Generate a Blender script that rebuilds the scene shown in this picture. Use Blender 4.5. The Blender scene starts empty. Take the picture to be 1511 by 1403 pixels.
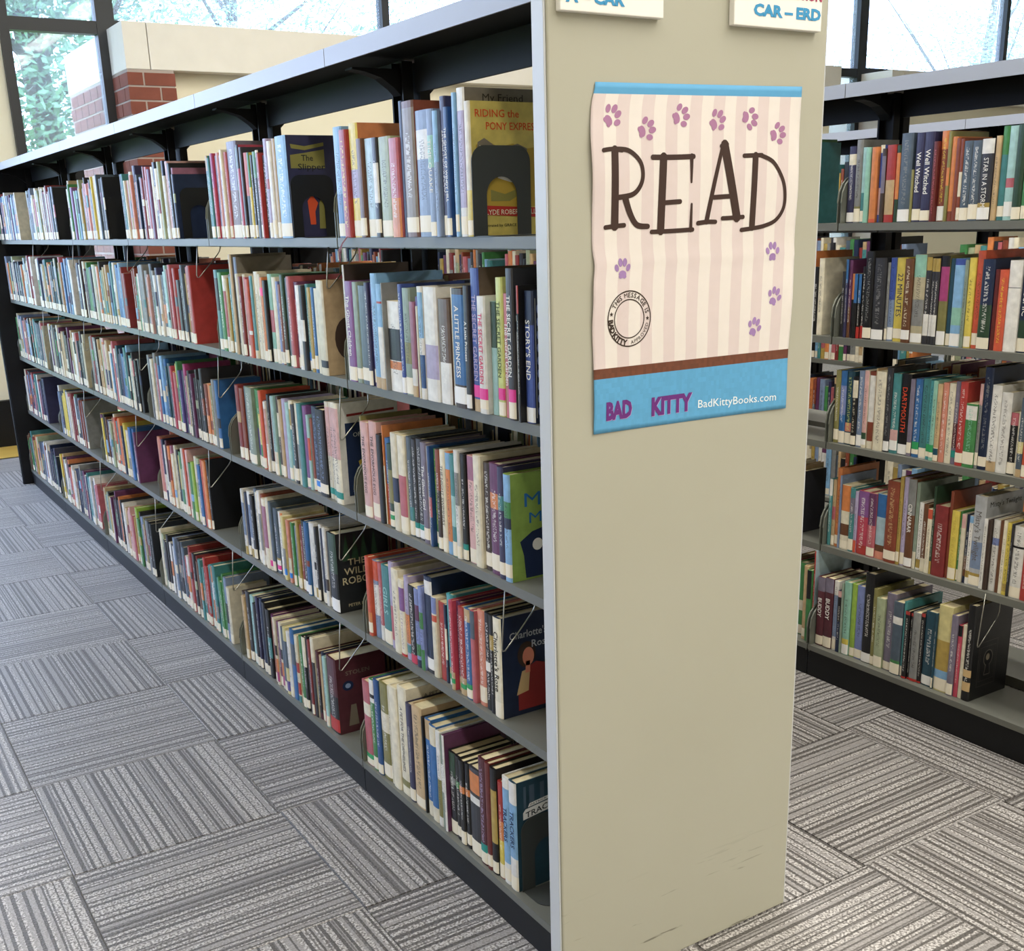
import bpy, math, random
from mathutils import Vector, Matrix
R = random.Random(7)
S = bpy.context.scene
COL = S.collection
# ---------------------------------------------------------------- camera, sky, lamps, exposure
FPX, CXP, CYP = 1647.37, 755.49, 833.28
YAW, PITCH, ROLL = 0.5574, -0.2996, -0.0301
CAM = Vector((-0.9866, -1.451, 1.4086))
_f = Vector((math.sin(YAW)*math.cos(PITCH), math.cos(YAW)*math.cos(PITCH), math.sin(PITCH)))
_r = Vector((math.cos(YAW), -math.sin(YAW), 0)); _u = _r.cross(_f)
_r2 = math.cos(ROLL)*_r + math.sin(ROLL)*_u; _u2 = -math.sin(ROLL)*_r + math.cos(ROLL)*_u
cd = bpy.data.cameras.new('camera'); cam = bpy.data.objects.new('camera', cd); COL.objects.link(cam)
cam.matrix_world = Matrix(((_r2.x, _u2.x, -_f.x, CAM.x), (_r2.y, _u2.y, -_f.y, CAM.y), (_r2.z, _u2.z, -_f.z, CAM.z), (0, 0, 0, 1)))
cd.sensor_fit = 'HORIZONTAL'; cd.sensor_width = 36; cd.lens = FPX/1511*36
cd.shift_x = -(CXP-755.5)/1511; cd.shift_y = (CYP-701.5)/1511
cd.clip_start = .05; cd.clip_end = 200
S.camera = cam
W = bpy.data.worlds.new('sky'); S.world = W; W.use_nodes = True
bg = W.node_tree.nodes['Background']; bg.inputs[0].default_value = (.55, .69, 1.0, 1); bg.inputs[1].default_value = 6.4
S.view_settings.view_transform = 'Standard'; S.view_settings.look = 'None'
S.view_settings.exposure = 0.2; S.view_settings.gamma = 1; S.view_settings.use_curve_mapping = False
LAMP_WATTS, LAMP_COLOR = 36, (1.0, .955, .87)
LAMP_ROWS, LAMP_YS = (-0.9, 1.05, 2.6, 4.6), (-4.4, -1.6, 1.2, 4.0)

# ---------------------------------------------------------------- helpers
def lin(h):
    h = h.lstrip('#'); o = []
    for i in (0, 2, 4):
        v = int(h[i:i+2], 16)/255
        o.append(v/12.92 if v <= .04045 else ((v+.055)/1.055)**2.4)
    return tuple(o)+(1,)
PAL = dict(black='17171a', blue='2b6cab', brightblue='1f7fd6', bronze='8a7a66', brown='6f4528', charcoal='34343a', cream='e6dcc0',
  crimson='8f2f2e', darkbrown='42322a', darkgreen='2c4a34', darkred='6e2420', darkteal='1f4a5c', darktext='2a2622', gold='b89a3e',
  green='3f8a48', grey='8b8c8a', greyblue='7f93b4', greygreen='8a9a88', greypurple='7b7286', greytext='6a6560', indigo='37355a',
  lilac='b3a6c8', lime='94ba30', magenta='b03a7a', maroon='5a2530', mauve='a86a86', mint='8fc7b0', navy='1d2c4c', navyblue='23508a',
  navytext='1b2d52', neonpink='ff5a9a', olive='8a8446', olivetext='4a5a30', orange='df8238', paleblue='aecbd6', palelime='cfd876',
  paleteal='9fcac6', paleyellow='dccf8a', periwinkle='7d8cc4', pink='dcaaa4', pinktext='d23a62', plum='6b3560', purple='8a5596',
  purpletext='6a4a86', red='b5322b', redbrown='8f4228', redorange='d6522c', redtext='e0502e', rose='c2616a', rosered='c23c56',
  royalblue='3a54a8', sage='a9b48c', salmon='dd8a70', sand='c4b894', sepia='6a5548', silver='b9bcc0', skyblue='7fb2dc', slate='526272',
  tan='c8a878', teal='3f8a8c', turquoise='45a2a8', violet='5a4a92', white='e9e6df', yellow='e2c93a', label='ece2cc', wlabel='eceae6',
  page='e0d2ac', paged='c9bb98', stkpink='e23a94', stkgreen='2f9a5c', stkteal='1f8a80', taupe='7d7464', near='23262a')
LIN = {k: lin(v) for k, v in PAL.items()}
WORDS = dict(skyblue='sky blue', greyblue='grey-blue', navyblue='deep blue', greygreen='grey-green', greypurple='grey-purple', palelime='pale lime',
  paleteal='pale teal', paleyellow='pale yellow', paleblue='pale blue', redbrown='red-brown', redorange='red-orange', rosered='rose red',
  royalblue='royal blue', darkbrown='dark brown', darkgreen='dark green', darkred='dark red', darkteal='dark teal')
def word(c): return WORDS.get(c, c)

class MB:
    """collects polygons with a colour each; build() links them as one mesh object"""
    def __init__(s): s.v, s.f, s.c, s.uv, s.ink = [], [], [], [], []
    def face(s, pts, c=None, uv=None, ink=None):
        n = len(s.v); s.v.extend(pts); s.f.append(tuple(range(n, n+len(pts)))); s.c.append(c); s.uv.append(uv); s.ink.append(ink)
    def poly(s, verts, faces, c=None):
        n = len(s.v); s.v.extend(verts)
        for f in faces: s.f.append(tuple(n+i for i in f)); s.c.append(c); s.uv.append(None); s.ink.append(None)
    def box(s, x0, x1, y0, y1, z0, z1, c=None):
        s.poly([(x0, y0, z0), (x1, y0, z0), (x1, y1, z0), (x0, y1, z0), (x0, y0, z1), (x1, y0, z1), (x1, y1, z1), (x0, y1, z1)],
               [(0, 3, 2, 1), (4, 5, 6, 7), (0, 1, 5, 4), (1, 2, 6, 5), (2, 3, 7, 6), (3, 0, 4, 7)], c)
    def prism(s, outline, axis, a, b, c=None):
        """outline in the two other axes (in x,y,z order), extruded from a to b"""
        def mk(p, t):
            return {0: (t, p[0], p[1]), 1: (p[0], t, p[1]), 2: (p[0], p[1], t)}[axis]
        n = len(outline); V = [mk(p, a) for p in outline]+[mk(p, b) for p in outline]
        s.poly(V, [tuple(range(n)), tuple(range(2*n-1, n-1, -1))]+[(i, i+n, (i+1) % n+n, (i+1) % n) for i in range(n)], c)
    def tube(s, pts, r, seg=6, c=None):
        pts = [Vector(p) for p in pts]; rings = []
        rr = r if isinstance(r, (list, tuple)) else [r]*len(pts)
        for i, p in enumerate(pts):
            d = (pts[min(i+1, len(pts)-1)]-pts[max(i-1, 0)]).normalized()
            a = d.orthogonal().normalized() if i == 0 else (a-d*a.dot(d)).normalized()
            b = d.cross(a)
            rings.append([tuple(p+rr[i]*(math.cos(t)*a+math.sin(t)*b)) for t in [2*math.pi*k/seg for k in range(seg)]])
        V = [v for q in rings for v in q]; F = []
        for i in range(len(pts)-1):
            for k in range(seg):
                F.append((i*seg+k, i*seg+(k+1) % seg, (i+1)*seg+(k+1) % seg, (i+1)*seg+k))
        F.append(tuple(range(seg-1, -1, -1))); F.append(tuple((len(pts)-1)*seg+k for k in range(seg)))
        s.poly(V, F, c)
    def mesh(s, name):
        m = bpy.data.meshes.new(name); m.from_pydata(s.v, [], s.f)
        if any(c is not None for c in s.c):
            a = m.attributes.new('Col', 'FLOAT_COLOR', 'CORNER'); b = []
            for f, c in zip(s.f, s.c): b.extend((c or (1, 1, 1, 1))*len(f))
            a.data.foreach_set('color', b)
        if any(u is not None for u in s.uv):
            u = m.uv_layers.new(name='ink'); b = []
            for f, q in zip(s.f, s.uv):
                if q: 
                    for w in q: b.extend(w)
                else: b.extend((-9.0, -9.0)*len(f))
            u.data.foreach_set('uv', b)
            a = m.attributes.new('Ink', 'FLOAT_COLOR', 'CORNER'); b = []
            for f, c in zip(s.f, s.ink): b.extend((c or (0, 0, 0, 1))*len(f))
            a.data.foreach_set('color', b)
        m.update(); return m
    def build(s, name, mat, parent=None, loc=None):
        return link(name, s.mesh(name), mat, parent, loc)
def link(name, mesh, mat, parent=None, loc=None):
    o = bpy.data.objects.new(name, mesh); COL.objects.link(o)
    if mat and not mesh.materials: mesh.materials.append(mat)
    if parent: o.parent = parent
    if loc: o.location = loc
    return o
def tag(o, label=None, cat=None, group=None, kind=None):
    for k, v in (('label', label), ('category', cat), ('group', group), ('kind', kind)):
        if v: o[k] = v
    return o
def empty(name, loc=(0, 0, 0), **kw):
    o = bpy.data.objects.new(name, None); COL.objects.link(o); o.location = loc; o.empty_display_size = .05
    return tag(o, **kw)
def bevel(o, w, seg=2):
    m = o.modifiers.new('bevel', 'BEVEL'); m.width = w; m.segments = seg; m.limit_method = 'ANGLE'; return o
def smooth(o):
    for p in o.data.polygons: p.use_smooth = True
    return o
_tc = {}
def text_mesh(t, offset=0.0):
    """flat lettering: vertices scaled to a unit cap-height box, faces, width"""
    if 'M' in t: offset = 0.0
    k = (t, offset)
    if k not in _tc:
        cu = bpy.data.curves.new('t', 'FONT'); cu.body = t; cu.resolution_u = 2; cu.offset = offset; cu.fill_mode = 'BOTH'
        ob = bpy.data.objects.new('t', cu); m = bpy.data.meshes.new_from_object(ob)
        V = [tuple(v.co) for v in m.vertices]; F = [tuple(p.vertices) for p in m.polygons]
        bpy.data.objects.remove(ob); bpy.data.curves.remove(cu); bpy.data.meshes.remove(m)
        x0 = min(v[0] for v in V); x1 = max(v[0] for v in V)
        _tc[k] = ([((v[0]-x0)/.73, v[1]/.73) for v in V], F, (x1-x0)/.73)
    return _tc[k]
def put_text(mb, t, fn, w=None, cap=None, c=None, offset=0.0, center=False):
    """lettering through fn(u, v) -> point; w is the wanted width, cap the capital height"""
    V, F, w0 = text_mesh(t, offset)
    sx = (w/w0) if w else cap; sy = cap if cap else sx
    dx = -sx*w0/2 if center else 0
    mb.poly([fn(v[0]*sx+dx, v[1]*sy) for v in V], F, c)

# ---------------------------------------------------------------- materials
def newmat(name):
    m = bpy.data.materials.new(name); m.use_nodes = True; nt = m.node_tree
    return m, nt, nt.nodes, nt.links, nt.nodes['Principled BSDF']
def paint(name, hexc, rough=.5, metal=0.0, var=.06, scale=14, bump=.0, spec=.5):
    m, nt, N, L, b = newmat(name)
    c = lin(hexc); b.inputs['Roughness'].default_value = rough; b.inputs['Metallic'].default_value = metal
    b.inputs['Specular IOR Level'].default_value = spec
    tc = N.new('ShaderNodeTexCoord'); no = N.new('ShaderNodeTexNoise'); no.inputs['Scale'].default_value = scale; no.inputs['Detail'].default_value = 4
    L.new(tc.outputs['Object'], no.inputs['Vector'])
    mx = N.new('ShaderNodeMix'); mx.data_type = 'RGBA'
    mx.inputs[6].default_value = tuple(v*(1-var) for v in c[:3])+(1,); mx.inputs[7].default_value = tuple(min(1, v*(1+var)) for v in c[:3])+(1,)
    L.new(no.outputs['Fac'], mx.inputs[0]); L.new(mx.outputs[2], b.inputs['Base Color'])
    if bump:
        bp = N.new('ShaderNodeBump'); bp.inputs['Strength'].default_value = bump; bp.inputs['Distance'].default_value = .002
        n2 = N.new('ShaderNodeTexNoise'); n2.inputs['Scale'].default_value = scale*12; L.new(tc.outputs['Object'], n2.inputs['Vector'])
        L.new(n2.outputs['Fac'], bp.inputs['Height']); L.new(bp.outputs['Normal'], b.inputs['Normal'])
    return m
def attr_mat(name, rough, ink=False, var=.08, spec=.5):
    m, nt, N, L, b = newmat(name); b.inputs['Roughness'].default_value = rough; b.inputs['Specular IOR Level'].default_value = spec
    at = N.new('ShaderNodeAttribute'); at.attribute_name = 'Col'
    tc = N.new('ShaderNodeTexCoord'); no = N.new('ShaderNodeTexNoise'); no.inputs['Scale'].default_value = 45; no.inputs['Detail'].default_value = 3
    L.new(tc.outputs['Object'], no.inputs['Vector'])
    mr = N.new('ShaderNodeMapRange'); mr.inputs['To Min'].default_value = 1-var*2.2; mr.inputs['To Max'].default_value = 1+var*1.6
    L.new(no.outputs['Fac'], mr.inputs['Value'])
    mu = N.new('ShaderNodeMix'); mu.data_type = 'RGBA'; mu.blend_type = 'MULTIPLY'; mu.inputs[0].default_value = 1
    L.new(at.outputs['Color'], mu.inputs[6]); L.new(mr.outputs['Result'], mu.inputs[7])
    out = mu.outputs[2]
    if ink:
        uv = N.new('ShaderNodeUVMap'); uv.uv_map = 'ink'
        sp = N.new('ShaderNodeSeparateXYZ'); L.new(uv.outputs['UV'], sp.inputs[0])
        def math_(op, a, bv=None, cv=None):
            n = N.new('ShaderNodeMath'); n.operation = op
            for i, q in enumerate((a, bv, cv)):
                if q is None: continue
                if isinstance(q, (int, float)): n.inputs[i].default_value = q
                else: L.new(q, n.inputs[i])
            return n.outputs[0]
        u, v = sp.outputs['X'], sp.outputs['Y']
        across = math_('LESS_THAN', math_('ABSOLUTE', math_('SUBTRACT', u, .5)), .17)
        inside = math_('MULTIPLY', math_('GREATER_THAN', v, .0), math_('LESS_THAN', v, 1.0))
        mp = N.new('ShaderNodeCombineXYZ'); L.new(math_('MULTIPLY', u, 5.0), mp.inputs[0]); L.new(math_('MULTIPLY', v, 46.0), mp.inputs[1])
        oi = N.new('ShaderNodeObjectInfo'); L.new(math_('MULTIPLY', oi.outputs['Random'], 90.0), mp.inputs[2])
        vn = N.new('ShaderNodeTexNoise'); vn.inputs['Scale'].default_value = 1.0; vn.inputs['Detail'].default_value = 1; L.new(mp.outputs[0], vn.inputs['Vector'])
        cut = math_('GREATER_THAN', vn.outputs['Fac'], .52)
        msk = math_('MULTIPLY', math_('MULTIPLY', across, inside), cut)
        ia = N.new('ShaderNodeAttribute'); ia.attribute_name = 'Ink'
        m2 = N.new('ShaderNodeMix'); m2.data_type = 'RGBA'; L.new(math_('MULTIPLY', msk, .55), m2.inputs[0]); L.new(out, m2.inputs[6]); L.new(ia.outputs['Color'], m2.inputs[7])
        out = m2.outputs[2]
    L.new(out, b.inputs['Base Color']); return m
M = {}
M['book'] = attr_mat('book_cover', .36, ink=True, var=.16)
M['page'] = attr_mat('paper_edges', .9, var=.14, spec=.1)
M['print'] = attr_mat('printed_ink', .55, var=.02, spec=.3)
M['label'] = attr_mat('spine_sticker', .45, var=.03)
M['shelf'] = paint('shelf_grey_enamel', '696a63', .42, var=.05)
M['bracket'] = paint('bracket_grey_enamel', '72756c', .35, .25, var=.04)
M['black'] = paint('black_enamel', '101113', .5, var=.2, scale=6, spec=.3)
M['post'] = paint('black_upright_enamel', '141518', .55, var=.15, spec=.25)
M['frame'] = paint('window_frame_black', '15181c', .45, var=.1)
M['wire'] = paint('steel_wire', 'a9a79c', .28, .9)
M['bookend'] = paint('bookend_enamel', '3c3f3e', .4, var=.06)
M['bookend_black'] = paint('black_bookend_enamel', '141414', .4, var=.06)
M['edge'] = paint('daylit_edge_enamel', 'c6c9cc', .3, var=.04)  # edge strip coloured paler and bluer to carry daylight from the left
M['canopy'] = paint('canopy_grey_enamel', '9b9da3', .3, var=.03)
M['cream'] = paint('cream_wall_paint', 'eae2c8', .85, var=.04, scale=4, bump=.05)
M['white'] = paint('white_ceiling_paint', 'eceae2', .9, var=.02)
M['concrete'] = paint('cream_concrete_beam', 'e2dccf', .85, var=.07, scale=7, bump=.1)
M['mortar'] = paint('mortar', 'a89a90', .95, var=.1, bump=.2)
M['brick'] = paint('red_brick', '7d4637', .9, var=.25, scale=9, bump=.3)
M['wood'] = paint('yellow_wood_floor', 'd8b25a', .4, var=.15, scale=5)
M['board'] = paint('white_foam_board', 'efece6', .6, var=.01)
M['bark'] = paint('bark', '5a5044', .95, var=.3, scale=5)
M['leaf'] = attr_mat('leaves', .6, var=.15)
M['lawn'] = paint('lawn', '7d9a52', .95, var=.3, scale=2)
def panel_mat():
    m, nt, N, L, b = newmat('end_panel_enamel'); b.inputs['Roughness'].default_value = .45
    tc = N.new('ShaderNodeTexCoord'); no = N.new('ShaderNodeTexNoise'); no.inputs['Scale'].default_value = 3; no.inputs['Detail'].default_value = 5
    L.new(tc.outputs['Object'], no.inputs['Vector'])
    r = N.new('ShaderNodeValToRGB'); r.color_ramp.elements[0].color = lin('aba897'); r.color_ramp.elements[1].color = lin('b3b1a2')
    L.new(no.outputs['Fac'], r.inputs[0])
    mp = N.new('ShaderNodeMapping'); mp.inputs['Scale'].default_value = (5, 5, 60); mp.inputs['Rotation'].default_value = (0, .25, 0); L.new(tc.outputs['Object'], mp.inputs[0])
    n2 = N.new('ShaderNodeTexNoise'); n2.inputs['Scale'].default_value = 1.6; n2.inputs['Detail'].default_value = 6; L.new(mp.outputs[0], n2.inputs['Vector'])
    r2 = N.new('ShaderNodeValToRGB'); r2.color_ramp.elements[0].position = .655; r2.color_ramp.elements[1].position = .69
    L.new(n2.outputs['Fac'], r2.inputs[0])
    sp = N.new('ShaderNodeSeparateXYZ'); L.new(tc.outputs['Object'], sp.inputs[0])
    mr = N.new('ShaderNodeMapRange'); mr.inputs['From Min'].default_value = .22; mr.inputs['From Max'].default_value = .04; mr.inputs['To Min'].default_value = 0; mr.inputs['To Max'].default_value = .8
    L.new(sp.outputs['Z'], mr.inputs['Value'])
    mm = N.new('ShaderNodeMath'); mm.operation = 'MULTIPLY'; L.new(r2.outputs['Color'], mm.inputs[0]); L.new(mr.outputs['Result'], mm.inputs[1])
    mx = N.new('ShaderNodeMix'); mx.data_type = 'RGBA'; mx.inputs[7].default_value = lin('5a5648')
    L.new(mm.outputs[0], mx.inputs[0]); L.new(r.outputs['Color'], mx.inputs[6]); L.new(mx.outputs[2], b.inputs['Base Color'])
    return m
M['panel'] = panel_mat()
def carpet_mat():
    m, nt, N, L, b = newmat('striped_carpet'); b.inputs['Roughness'].default_value = .5; b.inputs['Specular IOR Level'].default_value = .6
    b.inputs['Sheen Weight'].default_value = .35; b.inputs['Sheen Roughness'].default_value = .4
    tc = N.new('ShaderNodeTexCoord'); oi = N.new('ShaderNodeObjectInfo'); sp = N.new('ShaderNodeSeparateXYZ'); L.new(tc.outputs['Object'], sp.inputs[0])
    def mt(op, a, bv=None, cv=None):
        n = N.new('ShaderNodeMath'); n.operation = op
        for i, q in enumerate((a, bv, cv)):
            if q is None: continue
            if isinstance(q, (int, float)): n.inputs[i].default_value = q
            else: L.new(q, n.inputs[i])
        return n.outputs[0]
    rnd = mt('MULTIPLY', oi.outputs['Random'], 997.0)
    wob = N.new('ShaderNodeTexNoise'); wob.inputs['Scale'].default_value = 160; wob.inputs['Detail'].default_value = 1; L.new(tc.outputs['Object'], wob.inputs['Vector'])
    xw = mt('ADD', sp.outputs['X'], mt('MULTIPLY', mt('SUBTRACT', wob.outputs['Fac'], .5), .0035))
    def stripes(pitch, add):
        i = mt('FLOOR', mt('ADD', mt('DIVIDE', xw, pitch), 500.0))
        w = N.new('ShaderNodeTexWhiteNoise'); w.noise_dimensions = '1D'; L.new(mt('ADD', mt('ADD', i, rnd), add), w.inputs['W']); return w.outputs['Value']
    p = .0212
    xi = mt('ADD', mt('DIVIDE', xw, p), 500.0); fi = mt('FLOOR', xi); fr = mt('FRACT', xi)
    def wn(add):
        w = N.new('ShaderNodeTexWhiteNoise'); w.noise_dimensions = '1D'; L.new(mt('ADD', mt('ADD', fi, rnd), add), w.inputs['W']); return w.outputs['Value']
    cen = mt('ADD', mt('MULTIPLY', wn(.31), .4), .3); hw = mt('ADD', mt('MULTIPLY', wn(7.7), .17), .07)
    dark = mt('LESS_THAN', mt('ABSOLUTE', mt('SUBTRACT', fr, cen)), hw)
    c = stripes(.0042, 31.0); thin = mt('LESS_THAN', c, .13)
    dk = mt('MAXIMUM', dark, mt('MULTIPLY', thin, .75))
    fl = mt('GREATER_THAN', stripes(.0085, 57.0), .42)
    vo = N.new('ShaderNodeTexNoise'); vo.inputs['Scale'].default_value = 190; vo.inputs['Detail'].default_value = 2; L.new(tc.outputs['Object'], vo.inputs['Vector'])
    sk = N.new('ShaderNodeMapRange'); sk.inputs['From Min'].default_value = .40; sk.inputs['From Max'].default_value = .60; L.new(vo.outputs['Fac'], sk.inputs['Value'])
    base = N.new('ShaderNodeMix'); base.data_type = 'RGBA'; base.inputs[6].default_value = lin('868280'); base.inputs[7].default_value = lin('9b9796'); L.new(sk.outputs['Result'], base.inputs[0])
    fleck = N.new('ShaderNodeMix'); fleck.data_type = 'RGBA'; fleck.inputs[6].default_value = lin('6b6663'); fleck.inputs[7].default_value = lin('c4c0be'); L.new(sk.outputs['Result'], fleck.inputs[0])
    m1 = N.new('ShaderNodeMix'); m1.data_type = 'RGBA'; L.new(fl, m1.inputs[0]); L.new(base.outputs[2], m1.inputs[6]); L.new(fleck.outputs[2], m1.inputs[7])
    dkc = N.new('ShaderNodeMix'); dkc.data_type = 'RGBA'; dkc.inputs[6].default_value = lin('403c3a'); dkc.inputs[7].default_value = lin('5c5754'); L.new(sk.outputs['Result'], dkc.inputs[0])
    m2 = N.new('ShaderNodeMix'); m2.data_type = 'RGBA'; L.new(dk, m2.inputs[0]); L.new(m1.outputs[2], m2.inputs[6]); L.new(dkc.outputs[2], m2.inputs[7])
    L.new(m2.outputs[2], b.inputs['Base Color'])
    bp = N.new('ShaderNodeBump'); bp.inputs['Strength'].default_value = .5; bp.inputs['Distance'].default_value = .003
    L.new(mt('ADD', mt('MULTIPLY', dk, -.6), vo.outputs['Fac']), bp.inputs['Height']); L.new(bp.outputs['Normal'], b.inputs['Normal'])
    return m
M['carpet'] = carpet_mat()
def glass_mat(name, veil):
    m, nt, N, L, b = newmat(name); N.remove(b); out = N['Material Output']
    t = N.new('ShaderNodeBsdfTransparent'); t.inputs[0].default_value = (.97, .98, 1, 1)
    d = N.new('ShaderNodeBsdfTranslucent'); d.inputs[0].default_value = (.9, .96, 1, 1)
    g = N.new('ShaderNodeBsdfGlossy'); g.inputs['Roughness'].default_value = .03
    a = N.new('ShaderNodeMixShader'); a.inputs[0].default_value = veil; L.new(t.outputs[0], a.inputs[1]); L.new(d.outputs[0], a.inputs[2])
    c = N.new('ShaderNodeMixShader'); c.inputs[0].default_value = .015; L.new(a.outputs[0], c.inputs[1]); L.new(g.outputs[0], c.inputs[2])
    L.new(c.outputs[0], out.inputs[0]); return m
M['glass'] = glass_mat('hazy_window_glass', .09)  # whitish veil puts outdoor glare and haze into the pane
M['clear'] = glass_mat('window_glass', .03)
def glow_mat():
    m, nt, N, L, b = newmat('lamp_diffuser'); b.inputs['Base Color'].default_value = (.9, .9, .88, 1)
    b.inputs['Emission Color'].default_value = LAMP_COLOR+(1,); b.inputs['Emission Strength'].default_value = 3.0; return m
M['glow'] = glow_mat()

# ---------------------------------------------------------------- the room
X0, X1, Y0, YW, HC = -5.0, 14.0, -6.5, 7.0, 4.0
def struct(name, mb, mat, parent=None):
    o = mb.build(name, mat, parent)
    if parent is None: o['kind'] = 'structure'
    return o
fl = MB(); fl.box(X0, X1, Y0, 6.47, -.2, -.007); floor = struct('floor', fl, M['carpet'])
tile = MB(); e = .2488
tile.prism([(-e, -.0075), (-e, -.0015), (-e+.0015, 0), (e-.0015, 0), (e, -.0015), (e, -.0075)], 1, -e, e)
tile_mesh = tile.mesh('carpet_tile'); tile_mesh.materials.append(M['carpet'])
GX, GY = -.17, 1.0
for i in range(-8, 8):
    for j in range(-5, 11):
        cx, cy = GX-.25+.5*i, GY+.25+.5*j
        o = bpy.data.objects.new('carpet_tile', tile_mesh); COL.objects.link(o); o.parent = floor
        o.location = (cx, cy, 0)
        if (i+j) % 2: o.rotation_euler.z = math.pi/2
wf = MB(); wf.box(X0, 1.1, 6.47, YW, -.2, 0); struct('trim_1', wf, M['wood'])
wf = MB(); wf.box(1.1, X1, 6.47, YW, -.2, -.001); struct('trim_2', wf, M['wood'])
c = MB(); c.box(X0, X1, Y0, 7.3, HC, HC+.25); struct('ceiling', c, M['white'])
w = MB(); w.box(X0-.2, -4.8, YW, YW+.3, 0, HC); w.box(-4.8, -.35, YW, YW+.3, 0, .34); w.box(-.35, .49, YW, YW+.3, 0, HC); struct('wall_back', w, M['cream'])
w = MB(); w.box(X0, .49, YW-.06, YW, 0, .315); struct('baseboard_back', w, M['black'])
w = MB(); w.box(X0, X1, Y0-.2, Y0, 0, HC); struct('wall_front', w, M['cream'])
w = MB(); w.box(X1, X1+.2, Y0, 7.3, 0, HC); struct('wall_right', w, M['cream'])
w = MB(); w.box(X0-.2, X0, Y0, 3.4, 0, HC); w.box(X0-.2, X0, 3.4, YW, 0, .8); w.box(X0-.2, X0, 3.4, YW, 3.7, HC); struct('wall_left', w, M['cream'])
def window(name, x0, x1, z0, z1, bars_x, bars_z, glass='glass', side=None, y=YW):
    """window in the back wall (or in the left wall when side is an x): frame, bars, panes"""
    def bx(mb, a, b, d0, d1, z0_, z1_):
        mb.box(a, b, y+d0, y+d1, z0_, z1_) if side is None else mb.box(side+d0, side+d1, a, b, z0_, z1_)
    f = .06
    root = empty(name); root['kind'] = 'structure'
    for a, b, c0, c1 in ((x0, x0+f, z0, z1), (x1-f, x1, z0, z1)):
        m = MB(); bx(m, a, b, -.04, .06, c0, c1); m.build('jamb', M['frame'], root)
    for c0, c1 in ((z0, z0+f), (z1-f, z1)):
        m = MB(); bx(m, x0+f, x1-f, -.04, .06, c0, c1); m.build('rail', M['frame'], root)
    for b in bars_x:
        m = MB(); bx(m, b-f/2, b+f/2, -.04, .06, z0+f, z1-f); m.build('mullion', M['frame'], root)
    for b in bars_z:
        m = MB(); bx(m, x0+f, x1-f, -.035, .055, b-.04, b+.04); m.build('transom', M['frame'], root)
    xs = [x0+f/2]+list(bars_x)+[x1-f/2]; zs = [z0+f/2]+list(bars_z)+[z1-f/2]
    for i in range(len(xs)-1):
        for j in range(len(zs)-1):
            m = MB(); bx(m, xs[i]+f/2, xs[i+1]-f/2, .008, .012, zs[j]+f/2, zs[j+1]-f/2); m.build('pane', M[glass], root)
    return root
window('window_1', .49, 1.165, .5, HC, [], [2.72])
window('window_2', 1.165, 7.9, 2.712, HC, [3.27, 5.4, 7.0], [])
window('window_3', 7.9, 8.59, .5, HC, [], [2.72])
window('window_4', 8.59, X1, 2.712, HC, [10.88, 12.6], [])
window('window_added', -4.8, -.35, .34, HC, [-3.3, -1.8], [2.72], glass='clear')  # added out of view, brings more daylight onto the far-left carpet
window('window_5', 3.4, YW, .8, 3.7, [4.6, 5.8], [2.7], glass='clear', side=X0-.1)
# brick pier under a concrete beam, running out through the glass
def wing(name, xa, xb, bricks):
    root = empty(name); root['kind'] = 'structure'
    m = MB(); m.box(xa, xa+.157, 6.58, 8.33, 2.425, 2.712); bevel(m.build('beam_block', M['concrete'], root), .004)
    m = MB(); m.box(xa+.162, xb, 6.58, 8.33, 2.425, 2.712); bevel(m.build('beam', M['concrete'], root), .004)
    m = MB(); m.box(xa+.32, xb, 6.70, 6.98, 0, 2.425); m.build('recessed_wall', M['cream'], root)
    m = MB(); m.box(xa+.004, xa+.31, 6.584, 8.316, 0, 2.425); m.build('mortar_core', M['mortar'], root)
    ch, n = .0893, 27
    bl = {}
    def brick(lx, ly, c, d=0):
        k = (round(lx, 3), round(ly, 3))
        if k not in bl:
            b = MB(); q = .003; hh = ch-.012
            b.box(0, lx, 0, ly, 0, hh); bl[k] = b.mesh('brick'); bl[k].materials.append(M['brick'])
        o = bpy.data.objects.new('brick', bl[k]); COL.objects.link(o); o.parent = root; o.location = c; return o
    if not bricks: return root
    for k in range(n):
        z = k*ch+.006
        if k % 2:
            brick(.205, .1, (xa, 6.58, z)); brick(.098, .1, (xa+.217, 6.58, z))
            ys = [6.692]
        else:
            brick(.1, .2, (xa, 6.58, z)); brick(.203, .1, (xa+.112, 6.58, z))
            ys = [6.792]
        y = ys[0]
        while y < 8.25:
            ly = min(.2, 8.32-y); brick(.1, ly, (xa+R.uniform(-.001, .001), y, z)); y += .212
    return root
wing('wall_pier', 1.165, 7.88, True)
wing('wall_wing', 8.60, X1, False)
# ceiling luminaires
for ix, lx in enumerate(LAMP_ROWS):
    for iy, ly in enumerate(LAMP_YS):
        if ix == 0 and iy == 3: continue      # none by the far left windows
        t = empty('ceiling_light', (lx, ly, HC-.09), label='long white fluorescent ceiling light in lengthwise row %s, lamp %s from the front' % (('one', 'two', 'three', 'four', 'five')[ix], ('one', 'two', 'three', 'four')[iy]), cat='light', group='ceiling lights')
        m = MB(); m.prism([(-.17, .09), (-.17, .03), (-.15, .0), (.15, .0), (.17, .03), (.17, .09)], 1, -1.2, 1.2); m.build('housing', M['board'], t)
        m = MB(); m.box(-.14, .14, -1.17, 1.17, -.006, -.001); m.build('diffuser', M['glow'], t)
        ld = bpy.data.lights.new('tube_light', 'AREA'); ld.shape = 'RECTANGLE'; ld.size = .28; ld.size_y = 2.3; ld.energy = LAMP_WATTS; ld.color = LAMP_COLOR
        lo = bpy.data.objects.new('tube_light', ld); COL.objects.link(lo); lo.parent = t; lo.location = (0, 0, -.012)
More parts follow.
